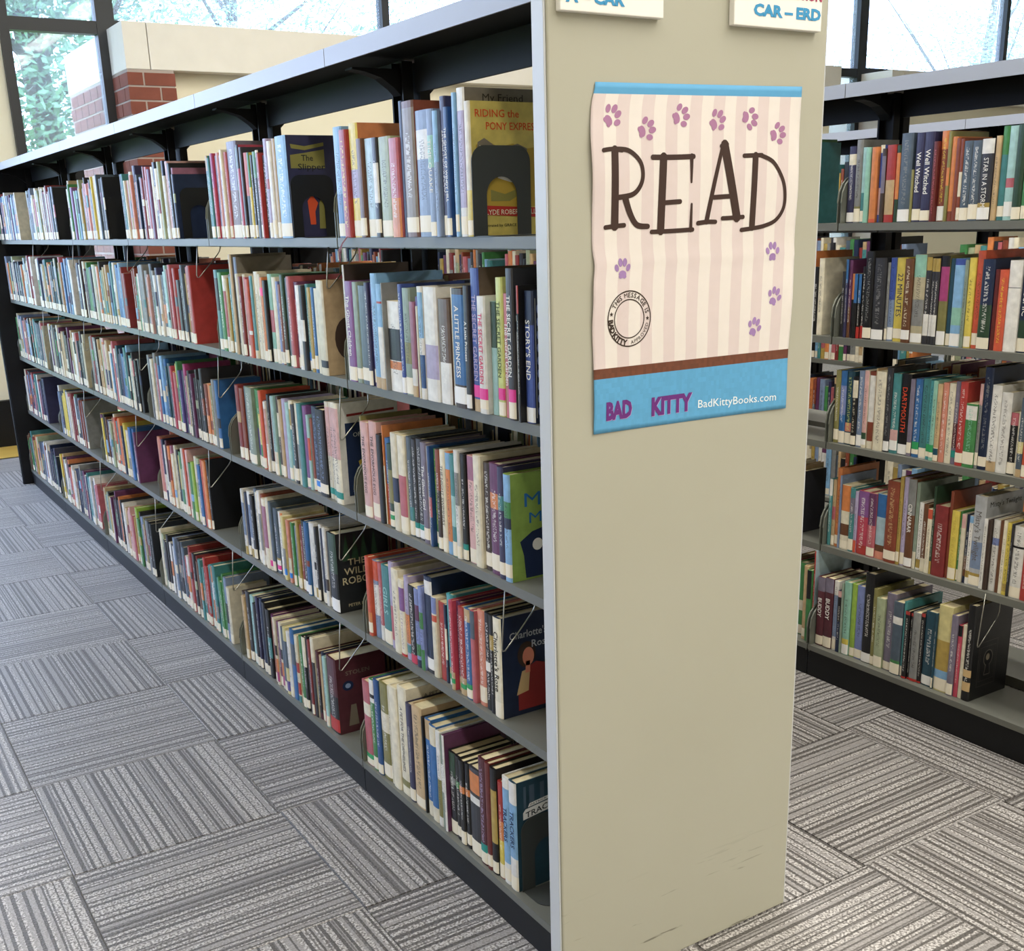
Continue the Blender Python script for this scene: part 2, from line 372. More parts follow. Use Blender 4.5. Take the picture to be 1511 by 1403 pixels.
# outdoors
g = MB(); g.box(-60, 60, 7.4, 90, -.6, -.3); struct('lawn', g, M['lawn'])
def tree(x, y, h, r, label, tint, n=5200, sd=1):
    q = random.Random(sd); t = empty('tree', (x, y, -.3), label=label, cat='tree', group='trees outside the windows')
    tr = MB(); tr.tube([(0, 0, 0), (.1, .05, h*.25), (-.05, .1, h*.5), (.15, 0, h*.8)], [.26, .2, .15, .05], 9)
    for k in range(7):
        a = q.uniform(0, 6.28); z0 = h*q.uniform(.18, .6); l = r*q.uniform(.6, .95)
        tr.tube([(0, .05, z0), (math.cos(a)*l*.5, math.sin(a)*l*.5, z0+l*.35), (math.cos(a)*l, math.sin(a)*l, z0+l*.9)], [.07, .035, .012], 6)
    tr.build('trunk', M['bark'], t)
    lf = MB(); cl = [(q.gauss(0, r*.5), q.gauss(0, r*.5), h*q.uniform(.3, 1.0)) for _ in range(46)]
    for k in range(n):
        c0 = q.choice(cl); p = Vector((c0[0]+q.gauss(0, r*.16), c0[1]+q.gauss(0, r*.16), c0[2]+q.gauss(0, r*.14)))
        a = Vector((q.gauss(0, 1), q.gauss(0, 1), q.gauss(0, .6))).normalized(); b = a.orthogonal().normalized(); s_ = q.uniform(.04, .08)
        g_ = q.uniform(.6, 1.25); col = (tint[0]*g_, tint[1]*g_, tint[2]*g_, 1)
        lf.face([tuple(p-a*s_), tuple(p+b*s_*.5), tuple(p+a*s_), tuple(p-b*s_*.5)], col)
    o = lf.build('foliage', M['leaf'], t); o['kind'] = 'stuff'
tree(2.0, 13.5, 8.0, 2.6, 'leafy green tree with forked trunk outside the narrow left window', (.20, .38, .20), 30000, 3)
tree(8.6, 25.0, 11.0, 3.4, 'tall leafy tree seen above the cream concrete beam', (.24, .42, .26), 22500, 5)
tree(19.0, 27.0, 10.0, 3.2, 'leafy tree behind the beam, further right above the bookcase top', (.26, .44, .30), 18000, 8)
tree(26.5, 18.5, 9.5, 3.4, 'pale leafy tree behind the windows at the far right', (.28, .46, .30), 22500, 11)
# ---------------------------------------------------------------- measured books: far edge y and thickness (0.1 mm), height (mm), colour, label/bands/stickers, title
ROWS = {
'1A': '''9589 448 230 skyblue L,Bblue0-.4
9141 354 221 red N|~|yellow
8787 440 231 yellow L,Blilac.35-.6
8347 272 198 brown L
8075 488 196 paleblue L
7587 231 195 charcoal L,Bwhite.35-.75
7356 549 194 sage L
6807 415 188 rose N,Borange0-.4
6392 157 253 navy N
6234 503 250 brown L,Bbronze.12-.95
5732 577 229 greyblue L,Bwhite.62-.85
5154 268 227 greyblue L,Bmint.55-.8|TIME QUAKE|white
4886 185 222 greyblue N,Bskyblue.6-1
4701 204 245 indigo L
4496 163 225 navyblue L|THE GHOST OF WINDY HILL|white
4333 161 222 navyblue L|THE GHOST OF WINDY HILL|white
4172 122 246 skyblue L
4049 277 252 white L,Blilac.2-.85
3772 205 228 cream L,Byellow0-.35''',
'1B': '''9589 90 259 white N
9499 381 224 purple L|The Ghost Children|white
9118 279 223 greygreen L
8839 454 216 slate L
8385 177 224 indigo L|~|white
8208 158 223 violet L
8050 305 244 skyblue N,Btan0-.1
7745 265 223 skyblue N,Bred.82-.84,Bwhite.1-.6,Btan0-.11
7481 55 226 grey N
7426 621 189 white N,Bblack.35-.7,Borange.25-.34
6805 174 225 royalblue W|~|white
6630 360 218 greygreen L,Bolive.3-.5
6271 218 192 mauve N,Btan0-.12,Bwhite.12-.3
6053 116 203 violet N
5937 77 185 cream N
5860 207 224 white N,Bskyblue.55-.95,Bnavyblue.1-.4
5653 537 224 white N,Blilac.2-.5
5116 451 203 sepia N,Bwhite.0-.4
4666 183 225 cream W
4483 471 225 darkbrown W,Bblue.2-.95|A LITTLE PRINCESS|white
4012 184 231 charcoal W|A Little Princess|white
3828 301 263 royalblue N,Btan0-.09,Spink.1-.19|THE SECRET GARDEN|lilac
3527 294 214 white L,Spink.12-.22|THE SECRET GARDEN|pinktext
3233 235 205 paleteal N,Bdarkgreen.6-1
2997 226 248 palelime L,Spink.12-.21|THE SECRET GARDEN|olivetext
2771 236 221 rose N|The Secret Garden|white
2535 236 265 charcoal L,Spink.12-.21|THE SECRET GARDEN|white
2299 152 185 white N,Bblack.85-.95
2146 67 237 black N,Bred.8-1
2080 280 228 royalblue W,Bnavy.75-1|STORY'S END|white''',
'1C': '''9430 112 237 olive N
9318 397 227 pink L|THE ENORMOUS EGG|darktext
8921 406 233 pink L|THE ENORMOUS EGG|darktext
8515 246 208 black N
8270 58 230 orange N,Bcream0-.6
8212 230 203 blue N,Borange0-.06,Bred.06-.48
7982 254 194 darkgreen L,Bolive.3-.7,Sgreen.1-.16
7728 305 223 cream N,Bnavy.3-.55
7423 353 222 cream L,Brose.12-.6
7069 219 223 slate L,Bteal.1-.3
6851 205 221 charcoal W,Steal.1-.16|~|white
6645 285 225 charcoal W,Steal.1-.16|~|white
6361 254 221 greypurple L|The Ghost Girl|white
6107 110 216 cream L
5996 120 218 navyblue N,Brose.3-.5
5876 197 213 green L|~|yellow
5679 195 217 darkbrown L,Bredbrown.6-1
5485 202 219 cream L|THE NIGHT SWIMMERS|darktext
5283 206 216 orange N,Bskyblue0-.13,Bskyblue.84-1
5077 195 216 teal L,Bpaleteal.3-.6
4881 172 227 white L,Bgrey.5-.8
4710 201 222 black L,Steal.1-.16
4509 338 221 pink L,Bmauve.78-1
4171 286 228 cream N
3885 290 218 darkbrown L|~|white
3595 377 222 plum L,Borange.6-.74
3218 221 221 indigo L,Bteal.62-.75
2997 240 211 skyblue L,Bgreen.6-.75,Bnavy.5-.6''',
'1D': '''9542 209 204 redorange L,Borange.1-.3
9333 286 198 greyblue N,Bredorange.75-1,Bwhite.3-.7
9047 197 197 rose N,Bwhite0-.2
8849 443 199 teal L|GIRLS|paleteal
8407 244 216 lilac N,Brose.1-.5
8163 346 207 cream N
7817 266 190 cream N,Bpurple.6-.9,Sred0-.04|~|purpletext
7550 237 204 lilac N,Borange.2-.55,Bteal.08-.18
7314 323 189 black N,Srosered0-.12|~|white
6990 219 189 periwinkle N,Bplum.6-.8,Bgreen.15-.3,Bnavy0-.1
6772 172 199 periwinkle N,Bgreen.0-.25,Bgreen.5-.7
6600 362 229 navy W,Bwhite.82-.96,Bcharcoal.0-.1
6238 218 189 cream N,Bperiwinkle.8-1,Bredorange.7-.78
6020 280 183 red N
5741 104 183 navy N,Bcream.3-.7
5637 265 211 turquoise N,Bwhite0-.06,Sgreen.07-.13,Btan.06-.2
5372 154 205 rosered N,Sgreen.07-.13,Btan0-.2|~|white
5218 172 204 plum N,Btan0-.17|~|white
5046 265 200 red N,Sgreen.07-.13,Btan0-.2|~|white
4781 265 204 blue L,Sgreen.11-.17,Btan.86-1|~|white
4516 174 206 rose N,Bslate.7-1
4342 290 211 salmon L|~|white
4052 243 214 black N,Swhite.4-.5|~|white
3809 161 216 black N,Bgold.65-.8
3648 317 218 cream L|Charlotte's Rose|darktext''',
'1E': '''9589 442 229 rose L,Sgreen.08-.14,Bcream.6-.75
9147 265 247 green L,Bwhite.75-1,Bblack.8-.84
8882 273 255 navyblue L
8609 441 259 olive L,Bcream.5-.7
8168 122 260 cream N
8046 390 267 cream N
7656 461 280 cream N,Bolive.08-.14|A PET FOR THE ORPHELINES|greytext
7194 273 252 indigo L
6921 498 259 tan L|~|darktext
6423 89 244 black N
6334 265 244 blue N,Btan.8-1,Bcream0-.16
6069 313 240 blue N,Bcream.8-1,Bcream0-.15
5756 205 236 white N,Bolive.1-.5
5551 127 233 greygreen N,Bwhite.4-.7
5425 100 239 white N
5324 321 204 black L,Bgrey.62-.7,Bdarkgreen.72-1
5003 225 206 black L,Bgreen.62-.7
4778 210 205 black L,Borange.62-.7
4569 195 206 black L,Borange.62-.7
4374 502 208 charcoal L,Bwhite.6-.68,Borange.72-.95
3872 292 251 maroon L,Steal.12-.2|~|lilac
3580 188 250 darkred L
3392 229 247 black L,Bgold.3-.8
3163 204 224 red L,Byellow.1-.4,Borange.4-.6
2959 264 245 white L,Bskyblue.2-.9|TRACKERS|navytext
2695 285 247 white L,Bskyblue.3-.8|TRACKERS|navytext''',
'2A': '''18277 168 223 teal L,Btan.82-1
18109 168 216 teal L
17940 220 227 rosered L,Bmagenta.6-1
17721 220 220 greyblue L
17501 219 226 salmon L
17282 219 219 crimson L
17063 186 231 cream L
16876 186 224 rose L
16690 754 248 greypurple L,Bbrown.1-.5|~|white
15936 222 231 mint L
15714 188 235 rosered L,Bblack.75-1
15526 188 228 charcoal L
15338 288 213 charcoal L,Bredorange.5-1
15049 167 212 yellow L,Bgreen.6-1
14882 167 205 black L
14715 250 212 black N,Bgreen.7-1
14465 193 214 black N,Bcream.92-1
14271 193 207 redbrown L
14078 104 204 red N
13974 335 199 black N|~|white
13639 235 235 lilac L,Brose.5-.6
13404 235 228 white L
13170 235 232 tan L
12935 701 235 skyblue L|~|white''',
'2B': '''18733 118 211 redbrown N
18615 306 231 teal L,Bblack.5-.9
18309 306 224 green L
18003 225 216 white L,Brose.2-.8
17778 225 209 gold L
17553 212 221 navy N
17341 212 214 teal L
17128 211 275 tan N
16917 211 268 greyblue L
16706 210 224 cream N
16496 210 217 crimson L
16286 184 223 cream N
16102 184 216 rose L
15918 253 211 redorange N,Bwhite.3-.35
15666 228 221 cream N,Bteal.1-1
15438 299 232 cream N
15138 166 226 cream N
14973 166 219 navy L
14807 213 219 orange L,Sneonpink.78-.88
14594 213 212 black L
14381 284 228 mint L,Brose.35-.6
14097 284 221 cream L
13813 171 211 periwinkle L
13642 171 204 redbrown L
13470 135 226 black N
13335 225 229 darkgreen L,Bdarkbrown.1-.5
13111 225 222 slate L
12886 225 226 rose L
12662 281 213 plum L,Brose.4-.8
12381 281 206 white L
12100 218 207 charcoal N,Bwhite.35-.6
11882 202 210 teal L,Sbrightblue.12-.22
11680 202 203 gold L
11478 175 204 blue L
11304 303 202 cream N
11001 407 222 cream N,Sblack.08-.16''',
'2C': '''18085 304 222 crimson L,Btan.5-.65
17781 304 215 redbrown L
17477 160 223 slate L
17317 160 216 plum L
17157 519 226 greygreen L|~|white
16637 281 223 green L,Bviolet.1-.5
16356 217 224 green L,Byellow.3-.7
16140 214 225 redorange L
15925 212 199 slate L
15713 168 199 white L,Bpink.4-.9
15545 207 221 black L
15338 207 214 crimson L
15131 244 221 paleteal L,Bcream.0-.3
14887 200 222 darkbrown L,Bcream.5-.8
14687 200 215 tan L
14486 231 220 lilac N
14256 231 213 paleteal L
14025 252 220 cream N,Bteal.2-.65,Bgold.7-.9
13773 252 213 charcoal L
13521 262 221 cream N,Bgrey.2-.5
13260 258 222 teal N
13002 254 219 purple L
12747 161 198 paleteal N,Bredorange.4-.7
12587 161 191 redbrown L
12426 386 225 navy L,Sbrightblue.07-.14|~|greyblue
12040 513 224 black L|~|greyblue
11527 268 247 cream N,Bpink.45-.95,Steal.05-.12
11259 264 249 cream N,Bpink.45-.95,Steal.05-.12
10996 426 252 cream N,Bpink.45-.95,Steal.05-.12''',
'2D': '''18469 211 208 white N,Bgreyblue.3-.8,Bgold0-.13
18257 211 201 navy L
18046 269 209 white N,Bgreyblue.3-.8,Bgold0-.13
17777 269 202 black L
17508 241 226 slate L
17267 241 219 cream L
17026 193 228 white N,Bgrey.2-.7
16833 193 221 redbrown L
16640 295 213 cream N,Bmauve.3-.9
16344 207 220 cream N,Spink.06-.14
16137 207 213 slate L
15929 283 198 slate W,Bgold.16-.24,Spink.06-.13
15646 283 191 white L
15363 199 195 cream N,Borange.85-1,Bgold.1-.22
15164 176 189 paleyellow N,Bgrey.1-.5,Sbrightblue.08-.18
14988 176 182 gold L
14811 192 186 salmon N,Bcream.1-.4,Sbrightblue.08-.16
14619 192 179 teal L
14427 170 186 green L
14257 170 179 greyblue L
14087 185 197 gold L
13901 185 190 crimson L
13716 292 207 black W|~|white
13425 216 209 blue W,Bredbrown.4-.48
13209 284 210 white L
12925 157 214 white N,Bblack.4-.5,Bgold.03-.16
12768 157 207 charcoal L
12611 172 216 white L
12439 172 209 navy L
12267 202 216 white N,Bdarkbrown.2-.35
12066 202 209 black L
11864 492 215 black W,Bdarkgreen.5-1''',
'2E': '''18733 243 217 darkbrown L
18490 243 210 tan L
18246 302 232 charcoal L
17944 302 225 paleteal L
17642 273 207 black L
17369 201 235 indigo L
17168 201 228 navy L
16967 240 243 navy L
16727 240 236 black L
16487 300 222 black N,Bteal.3-.6
16187 189 211 plum N,Brose.1-.3,Bteal.6-.9
15998 189 204 redbrown L
15809 185 213 cream N,Bmagenta.05-.2,Borange.2-.4,Bblack.45-.6
15623 185 206 plum L
15438 223 209 cream N,Bmagenta.05-.2,Borange.2-.4,Bblack.45-.6
15215 223 202 slate L
14993 239 209 paleyellow N,Bviolet.05-.2,Bslate.4-.8
14753 239 202 white L
14514 299 217 blue N,Bslate.5-.8
14215 210 206 cream N,Bred.12-.3,Bteal0-.1,Bred.45-.6
14005 210 199 gold L
13796 247 218 green L
13548 244 224 black L,Bcream.6-1
13304 161 231 black N
13143 161 224 crimson L
12983 214 236 cream N,Bcharcoal.0-.7
12769 195 203 maroon N,Bblack.1-.5
12574 195 196 tan L
12379 191 212 navy N,Sred.02-.2,Bblack.2-.6
12188 191 205 paleteal L
11997 618 217 maroon N,Bblack0-.5,Sred.02-.2''',
'RA': '''8375 260 203 indigo W,Bcream.76-.9
8115 221 219 grey L,Bolive.1-.2
7894 159 198 teal L,Bpaleteal.4-1
7736 176 197 mint N
7560 59 195 darkgreen N,Bredorange0-.05
7500 214 196 orange N,Bredorange0-.05
7286 144 200 royalblue N,Bpink.1-.45,Bcream.9-1
7142 134 190 darkbrown N,Bgreypurple.4-.9
7008 303 198 red N,Btan.1-.55
6705 128 196 darkgreen N,Borange.3-.9
6576 380 224 slate W|~|grey
6196 83 132 olive N
6113 280 222 indigo L|Well Witched|white
5833 310 222 indigo L|Well Witched|white
5522 155 197 darkred N|~|rose
5367 241 221 redbrown W,Borange.8-1|~|yellow
5126 95 219 olive N,Borange.4-.6
5031 167 205 orange N,Bredbrown0-.12
4863 138 201 redbrown N
4725 99 198 redbrown L,Bcream.3-.6
4627 271 192 slate L|~|white
4355 270 191 slate L|~|white
4085 349 193 charcoal W,Bwhite.82-1,Bgold.1-.22|STAR IN A STORM|white
3736 142 198 tan N
3594 192 219 teal L,Bgreen.7-1
3401 271 218 paleteal W,Brose.35-.45
3131 244 219 darkgreen L
2887 197 220 green L''',
'RB': '''8375 113 184 charcoal N
8262 106 218 indigo N,Bdarkteal.75-1
8156 76 218 indigo N,Bblue.7-1
8079 114 216 plum N,Bbrown0-.4
7965 116 179 black N,Borange.6-1
7849 116 179 black N,Bblue.55-1
7733 115 179 black N,Bblue.55-1,Sred0-.18
7618 143 199 black N,Sred0-.18|~|white
7475 294 241 black L|~|grey
7181 405 223 charcoal W|~|grey
6776 86 211 grey W
6691 198 224 greyblue W,Broyalblue.5-1|~|navytext
6492 349 224 yellow L|22 MINUTES|navytext
6143 275 222 brown W|~|cream
5868 378 233 sand W,Bmint.75-1,Bgrey.2-.5
5490 176 227 charcoal N,Bgold.85-1,Bwhite.1-.35
5314 141 224 charcoal N,Bgold.85-1,Bwhite.1-.35
5173 138 224 charcoal N,Bgold.85-1,Bwhite.1-.35
5035 269 231 olive W,Bmagenta.5-.88,Bblack.88-1
4766 160 224 darkteal L
4606 322 224 skyblue W,Bmint.25-.45,Broyalblue.93-1
4284 103 221 greygreen N
4181 202 227 yellow L
3979 227 244 redorange L
3753 355 224 navy L,Bdarkgreen.1-.5|~|white
3398 146 200 darkred N
3252 244 199 redorange N|~|yellow
3008 353 222 white N,Bgrey.7-.71
2655 328 226 navy L,Bdarkgreen.1-.35|COSMIC|white''',
'RC': '''8375 198 214 olive L
8177 221 214 blue L,Bperiwinkle.4-.8
7957 279 215 darkteal L,Bsalmon.18-.3|~|palelime
7678 191 202 black L,Bcream.7-.95|~|cream
7487 202 221 greyblue W|~|white
7285 160 223 cream W,Bpink.2-1,Sdarkgreen.11-.2
7125 225 222 redbrown N,Bwhite.35-.95,Bcream0-.1
6900 66 232 tan N
6835 333 225 cream N|~|greytext
6502 205 238 charcoal W|~|grey
6297 270 224 teal W,Bpink.12-.3
6026 330 226 black W|DARTMOUTH|redtext
5696 147 214 greypurple L
5549 232 216 blue L,Sgreen.1-.2|~|white
5317 250 219 teal L,Bwhite0-.1|~|darktext
5067 136 216 turquoise L,Sgreen.1-.2|~|darktext
4931 135 217 mint L,Sgreen.1-.2
4796 152 210 tan L,Sdarkteal.08-.17
4644 174 215 salmon N|~|white
4470 208 215 cream N|~|greytext
4263 159 222 greypurple N,Bmaroon.2-.5,Steal.08-.17
4103 229 223 red L|~|white
3874 338 169 green L,Bwhite.75-.97|~|mint
3536 98 223 grey L,Bpink.75-1
3438 254 267 navy L|~|grey
3185 280 224 white N,Btan0-.12|~|darktext
2904 308 209 white N|~|greytext
2597 227 160 black L,Brose.8-1|~|white
2370 78 164 cream N
2292 156 201 slate N,Bpaleyellow.3-.45,Btan0-.1
2136 175 202 redorange L''',
'RD': '''8375 124 207 teal N,Bwhite.75-1
8251 134 206 tan L,Brose.4-.6
8117 169 244 orange L
7948 66 224 greyblue N
7882 342 198 cream L,Borange.6-1,Bbrown.22-.4
7541 192 194 teal L,Bgreypurple.6-.85
7349 111 187 lilac N,Bredorange0-.2
7237 391 192 rosered N,Bpurple.6-1,Bred0-.15|~|white
6846 288 192 rose L,Bplum.5-1|~|white
6558 354 195 paleblue N,Bblue.65-1,Bsalmon0-.12,Bbrown.12-.22
6204 424 241 redbrown L|~|tan
5780 113 258 gold L
5667 153 258 lilac L
5514 270 257 brown W,Bgrey.6-1|CINNABAR|white
5244 117 250 greygreen N,Bcream0-.2
5127 177 196 white N,Bgold.03-.16|~|darktext
4951 172 195 brown N,Bcream0-.2
4778 150 185 cream N,Bredorange.85-1
4628 75 251 darkgreen N,Bgold0-.15
4553 416 201 crimson N
4137 99 246 redbrown N
4037 240 195 yellow L|~|gold
3798 81 196 green L
3717 129 191 cream N,Bpink.8-1
3587 103 192 navy N,Bbrown.1-.4
3484 121 191 white N,Bgold.1-.2,Bskyblue.9-1|~|darktext
3363 357 250 silver L,Bgold.08-.15,Bgreyblue.2-.5|Misty's Twilight|greytext
3006 115 193 white N|~|darktext
2891 108 193 darkbrown N
2782 218 195 white N,Bperiwinkle.65-.75|~|darktext
2564 103 197 brown N
2461 121 199 cream N
2340 150 195 yellow N,Bgold.05-.16|~|darktext
2190 54 196 charcoal N
2136 325 192 white L,Bblack.7-.73|~|darktext
1811 239 163 red N''',
'RE': '''8974 190 243 tan L
8785 184 235 green N,Bblack.6-1
8600 61 299 red N
8375 298 223 maroon L,Bgreypurple.8-1|BUDDY|white
8077 329 227 maroon L,Bgreypurple.8-1|BUDDY|white
7748 180 224 white L,Bgreyblue.2-.8|~|greytext
7567 165 198 navy N,Bblack.5-.9,Bpink.9-1
7403 63 225 greygreen N
7340 259 232 mint W,Byellow.13-.22
7081 205 232 lime L
6877 303 231 periwinkle L
6574 338 280 black W
6236 138 239 olive L
6098 302 216 sage L
5796 336 238 greypurple L
5459 338 223 slate L,Bwhite.7-.8,Bgreen.12-.2
5121 100 230 teal L
5021 154 206 black N,Sred0-.03,Bred.95-1|~|white
4867 74 203 black N,Sred0-.03,Bred.95-1|~|white
4793 267 208 grey N,Sred0-.04
4526 128 212 black N,Sred0-.03,Bred.95-1|~|white
4397 365 222 darkteal W
4033 63 223 darkteal W
3970 453 253 paleyellow L,Bskyblue.1-.6,Bgold.25-.6
3518 198 236 greypurple L
3320 132 211 rosered N,Bblack.85-1
3188 124 215 cream N
3064 252 277 black N,Stan.1-.2,Stan.25-.33''',
}
READ = {'R':[[5.4,5.4,[[100.6,1505.3],[116.4,1507.1],[137.2,1505.5]]],[11.1,12.3,[[122.8,1506.0],[124.1,1437.1],[124.1,1394.7]]],[5.8,5.8,[[105.6,1392.8],[124.1,1394.4],[143.1,1395.3]]],[5.8,6.6,[[116.4,1507.1],[148.7,1505.5],[172.0,1490.4],[178.8,1471.5],[174.2,1454.0],[158.6,1441.0],[127.6,1436.5]]],[9.9,6.6,[[144.2,1435.3],[154.8,1411.6],[168.6,1395.0],[190.6,1392.3]]]],'E':[[6.6,6.6,[[197.9,1495.7],[239.6,1495.8],[282.7,1497.1]]],[6.6,3.3,[[278.6,1498.0],[279.0,1480.1],[279.1,1458.4]]],[12.3,12.3,[[220.3,1495.7],[218.6,1441.7],[217.0,1385.2]]],[6.2,6.2,[[220.4,1427.3],[240.8,1428.2],[256.5,1428.8]]],[5.8,5.8,[[197.9,1383.6],[241.6,1383.9],[284.3,1384.8]]],[5.8,3.3,[[280.1,1384.0],[280.4,1404.3],[280.8,1424.5]]]],'A':[[5.8,8.2,[[344.3,1513.3],[328.3,1455.6],[313.8,1396.7]]],[14.0,14.0,[[348.6,1514.8],[365.0,1458.4],[380.6,1402.0]]],[6.2,6.2,[[328.1,1434.1],[350.6,1435.0],[370.8,1435.4]]],[6.2,5.8,[[295.1,1394.4],[315.1,1396.0],[333.7,1395.6]]],[5.8,5.8,[[348.4,1400.8],[371.7,1401.2],[394.9,1402.0]]],[5.8,5.8,[[341.3,1513.3],[354.2,1515.8]]]],'D':[[5.8,5.8,[[392.0,1498.6],[432.1,1499.7]]],[10.7,10.7,[[417.8,1498.4],[416.9,1442.3],[415.9,1385.2]]],[5.8,5.8,[[429.9,1499.4],[457.7,1489.2],[477.4,1467.0],[486.6,1444.7],[486.5,1415.7],[469.9,1395.1],[442.5,1386.1],[415.1,1383.0]]],[5.8,5.8,[[391.7,1381.1],[416.1,1382.9]]]]}
PAWS = [([118.4, 1553.7], -50), ([185.4, 1536.5], -70), ([254.7, 1557.0], -70), ([331.5, 1551.4], -55), ([402.6, 1556.3], -100), ([466.6, 1533.5], -75), ([139.1, 1329.2], 0), ([466.2, 1343.0], 0), ([472.3, 1267.3], -22), ([427.8, 1217.9], -22)]
# ---------------------------------------------------------------- bookcases
BAY = .9144
def bookcase(name, label, xo, ystart, nb, Z, ztop, kick=.054, lip=.084, width=.58, panel_mats=('panel', 'near')):
    """double-faced steel cantilever bookcase; xo = left edge of its end panel, Z = five shelf tops from the top down"""
    root = empty(name, (xo+width/2, ystart, 0), label=label, cat='bookcase')
    ox, oy = -width/2, 0          # local: x from the panel's left edge shifted by ox
    def X(v): return v+ox
    cxm = width/2
    for k, (y0, y1, mt_) in enumerate(((-.054, -.019, panel_mats[0]), (nb*BAY+.002, nb*BAY+.037, panel_mats[1]))):
        zp = ztop+.12 if k == 0 else ztop
        m = MB(); m.box(X(.004), X(width-.004), y0, y1, 0, zp); ep = bevel(m.build('end_panel', M['panel'] if mt_ == 'panel' else M['post'], root), .004, 3)
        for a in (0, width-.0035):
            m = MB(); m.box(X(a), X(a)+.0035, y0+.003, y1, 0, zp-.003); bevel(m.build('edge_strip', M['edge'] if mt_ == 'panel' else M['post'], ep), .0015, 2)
    # uprights, one pair of channels at each joint
    for k in range(nb+1):
        y = k*BAY
        m = MB()
        for s in (-1, 1):
            m.prism([(X(cxm)+s*.008, y-.028), (X(cxm)+s*.008, y+.028), (X(cxm)+s*.034, y+.028), (X(cxm)+s*.034, y+.022), (X(cxm)+s*.016, y+.022),
                     (X(cxm)+s*.016, y-.022), (X(cxm)+s*.034, y-.022), (X(cxm)+s*.034, y-.028)], 2, .0, ztop-.02)
        u = m.build('upright', M['post'], root)
        for s in (-1, 1):           # curved canopy gussets
            m = MB(); m.prism([(X(cxm)+s*.034, ztop-.09), (X(cxm)+s*.05, ztop-.075), (X(cxm)+s*.08, ztop-.055), (X(cxm)+s*.12, ztop-.044), (X(cxm)+s*.15, ztop-.04), (X(cxm)+s*.15, ztop-.036), (X(cxm)+s*.034, ztop-.036)], 1, y-.018, y+.018)
            m.build('gusset', M['post'], u)
    for k in range(nb):
        y0, y1 = k*BAY+.0015, (k+1)*BAY-.0015
        # canopy top
        m = MB(); m.box(X(lip), X(width-lip), y0, y1, ztop-.004, ztop)
        for a, b in ((lip, lip+.004), (width-lip-.004, width-lip)): m.box(X(a), X(b), y0, y1, ztop-.036, ztop-.004)
        m.build('canopy', M['canopy'], root)
        m = MB(); m.box(X(lip)+.0045, X(width-lip)-.0045, y0, y1, ztop-.012, ztop-.0045)  # dark sheet stands in for shade beneath the same grey canopy
        for a in (lip+.0045, width-lip-.0055): m.box(X(a), X(a)+.001, y0, y1, ztop-.036, ztop-.012)
        m.build('soffit_shade', M['post'], root)
        m = MB(); m.box(X(cxm)-.004, X(cxm)+.004, y0+.03, y1-.03, ztop-.085, ztop-.004); m.build('spreader', M['post'], root)
        # base: two kick plates
        for a, b in ((kick, kick+.003), (width-kick-.003, width-kick)):
            m = MB(); m.box(X(a), X(b), y0, y1, 0, Z[4]-.017); m.build('kick_plate', M['black'], root)
        for r, zt in enumerate(Z):
            fr = kick-.004 if r == 4 else lip
            for s in (0, 1):
                xa, xb = (fr, cxm-.034) if s == 0 else (cxm+.034, width-fr)
                m = MB(); m.box(X(xa), X(xb), y0+.001, y1-.001, zt-.003, zt)
                lx = (xa, xa+.003) if s == 0 else (xb-.003, xb)
                m.box(X(lx[0]), X(lx[1]), y0+.001, y1-.001, zt-(.017 if r == 4 else .02), zt-.003)
                lx = (xb-.003, xb) if s == 0 else (xa, xa+.003)
                m.box(X(lx[0]), X(lx[1]), y0+.001, y1-.001, zt-.03, zt-.003)
                sh = m.build('shelf', M['shelf'], root)
                if s == 1 and k > 2: continue
                # rounded end brackets standing at both ends of the shelf
                d = 1 if s == 0 else -1
                xf = X(xa)+.001 if s == 0 else X(xb)-.001
                prof = [(xf, zt-.022), (xf, zt+.055), (xf+d*.004, zt+.085), (xf+d*.014, zt+.105), (xf+d*.03, zt+.12), (xf+d*.05, zt+.128), (xf+d*.18, zt+.128), (xf+d*.18, zt-.022)]
                for yb in (y0+.004, y1-.006):
                    m = MB(); m.prism(prof, 1, yb, yb+.002); m.tube([(p[0], yb+.001, p[1]) for p in prof[1:7]], .0024, 5)
                    m.build('shelf_bracket', M['bracket'], sh)
    return root
ZL = [1.381, 1.063, .743, .433, .090]; ZRR = [1.372, 1.055, .7443, .4244, .1033]
JL, JR = .054, -.0674
bc1 = bookcase('bookcase', 'long grey double-sided bookcase whose near end panel carries the poster', 0, JL, 6, ZL, 1.771)
bc2 = bookcase('bookcase', 'grey double-sided bookcase across the aisle at the right of the poster panel', 1.485, JR, 6, ZRR, 1.738)
bc3 = bookcase('bookcase', 'farthest grey bookcase, seen through the gaps above the right-hand books', 2.97, JR-.2, 6, ZRR, 1.735)
# ---------------------------------------------------------------- books
def parse(s):
    p = s.split(' ', 4); y, t, h = int(p[0])*1e-4, int(p[1])*1e-4, int(p[2])*1e-3
    q = p[4].split('|'); bands, stk, lab = [], [], None
    for tk in q[0].split(','):
        if tk in 'LW' and tk: lab = tk
        elif tk[:1] in 'BS' and tk[:1]:
            i = 1
            while tk[i].isalpha(): i += 1
            a, b = tk[i:].split('-'); (bands if tk[0] == 'B' else stk).append((float(a), float(b), tk[1:i]))
    return dict(y=y, t=t, h=h, col=p[3], bands=bands, stk=stk, lab=lab, title=q[1] if len(q) > 1 else None, tcol=q[2] if len(q) > 2 else None)
STK = dict(pink='stkpink', green='stkgreen', teal='stkteal')
def lum(c): c = LIN[c]; return .3*c[0]+.6*c[1]+.1*c[2]
def mute(c, s=.12, d=.93):
    g = .3*c[0]+.6*c[1]+.1*c[2]; return tuple((v+(g-v)*s)*d for v in c[:3])+(1,)
def jitc(c, rnd, k=.1):
    f = 1+rnd.uniform(-k, k); return (min(1, c[0]*f), min(1, c[1]*f), min(1, c[2]*f), 1)
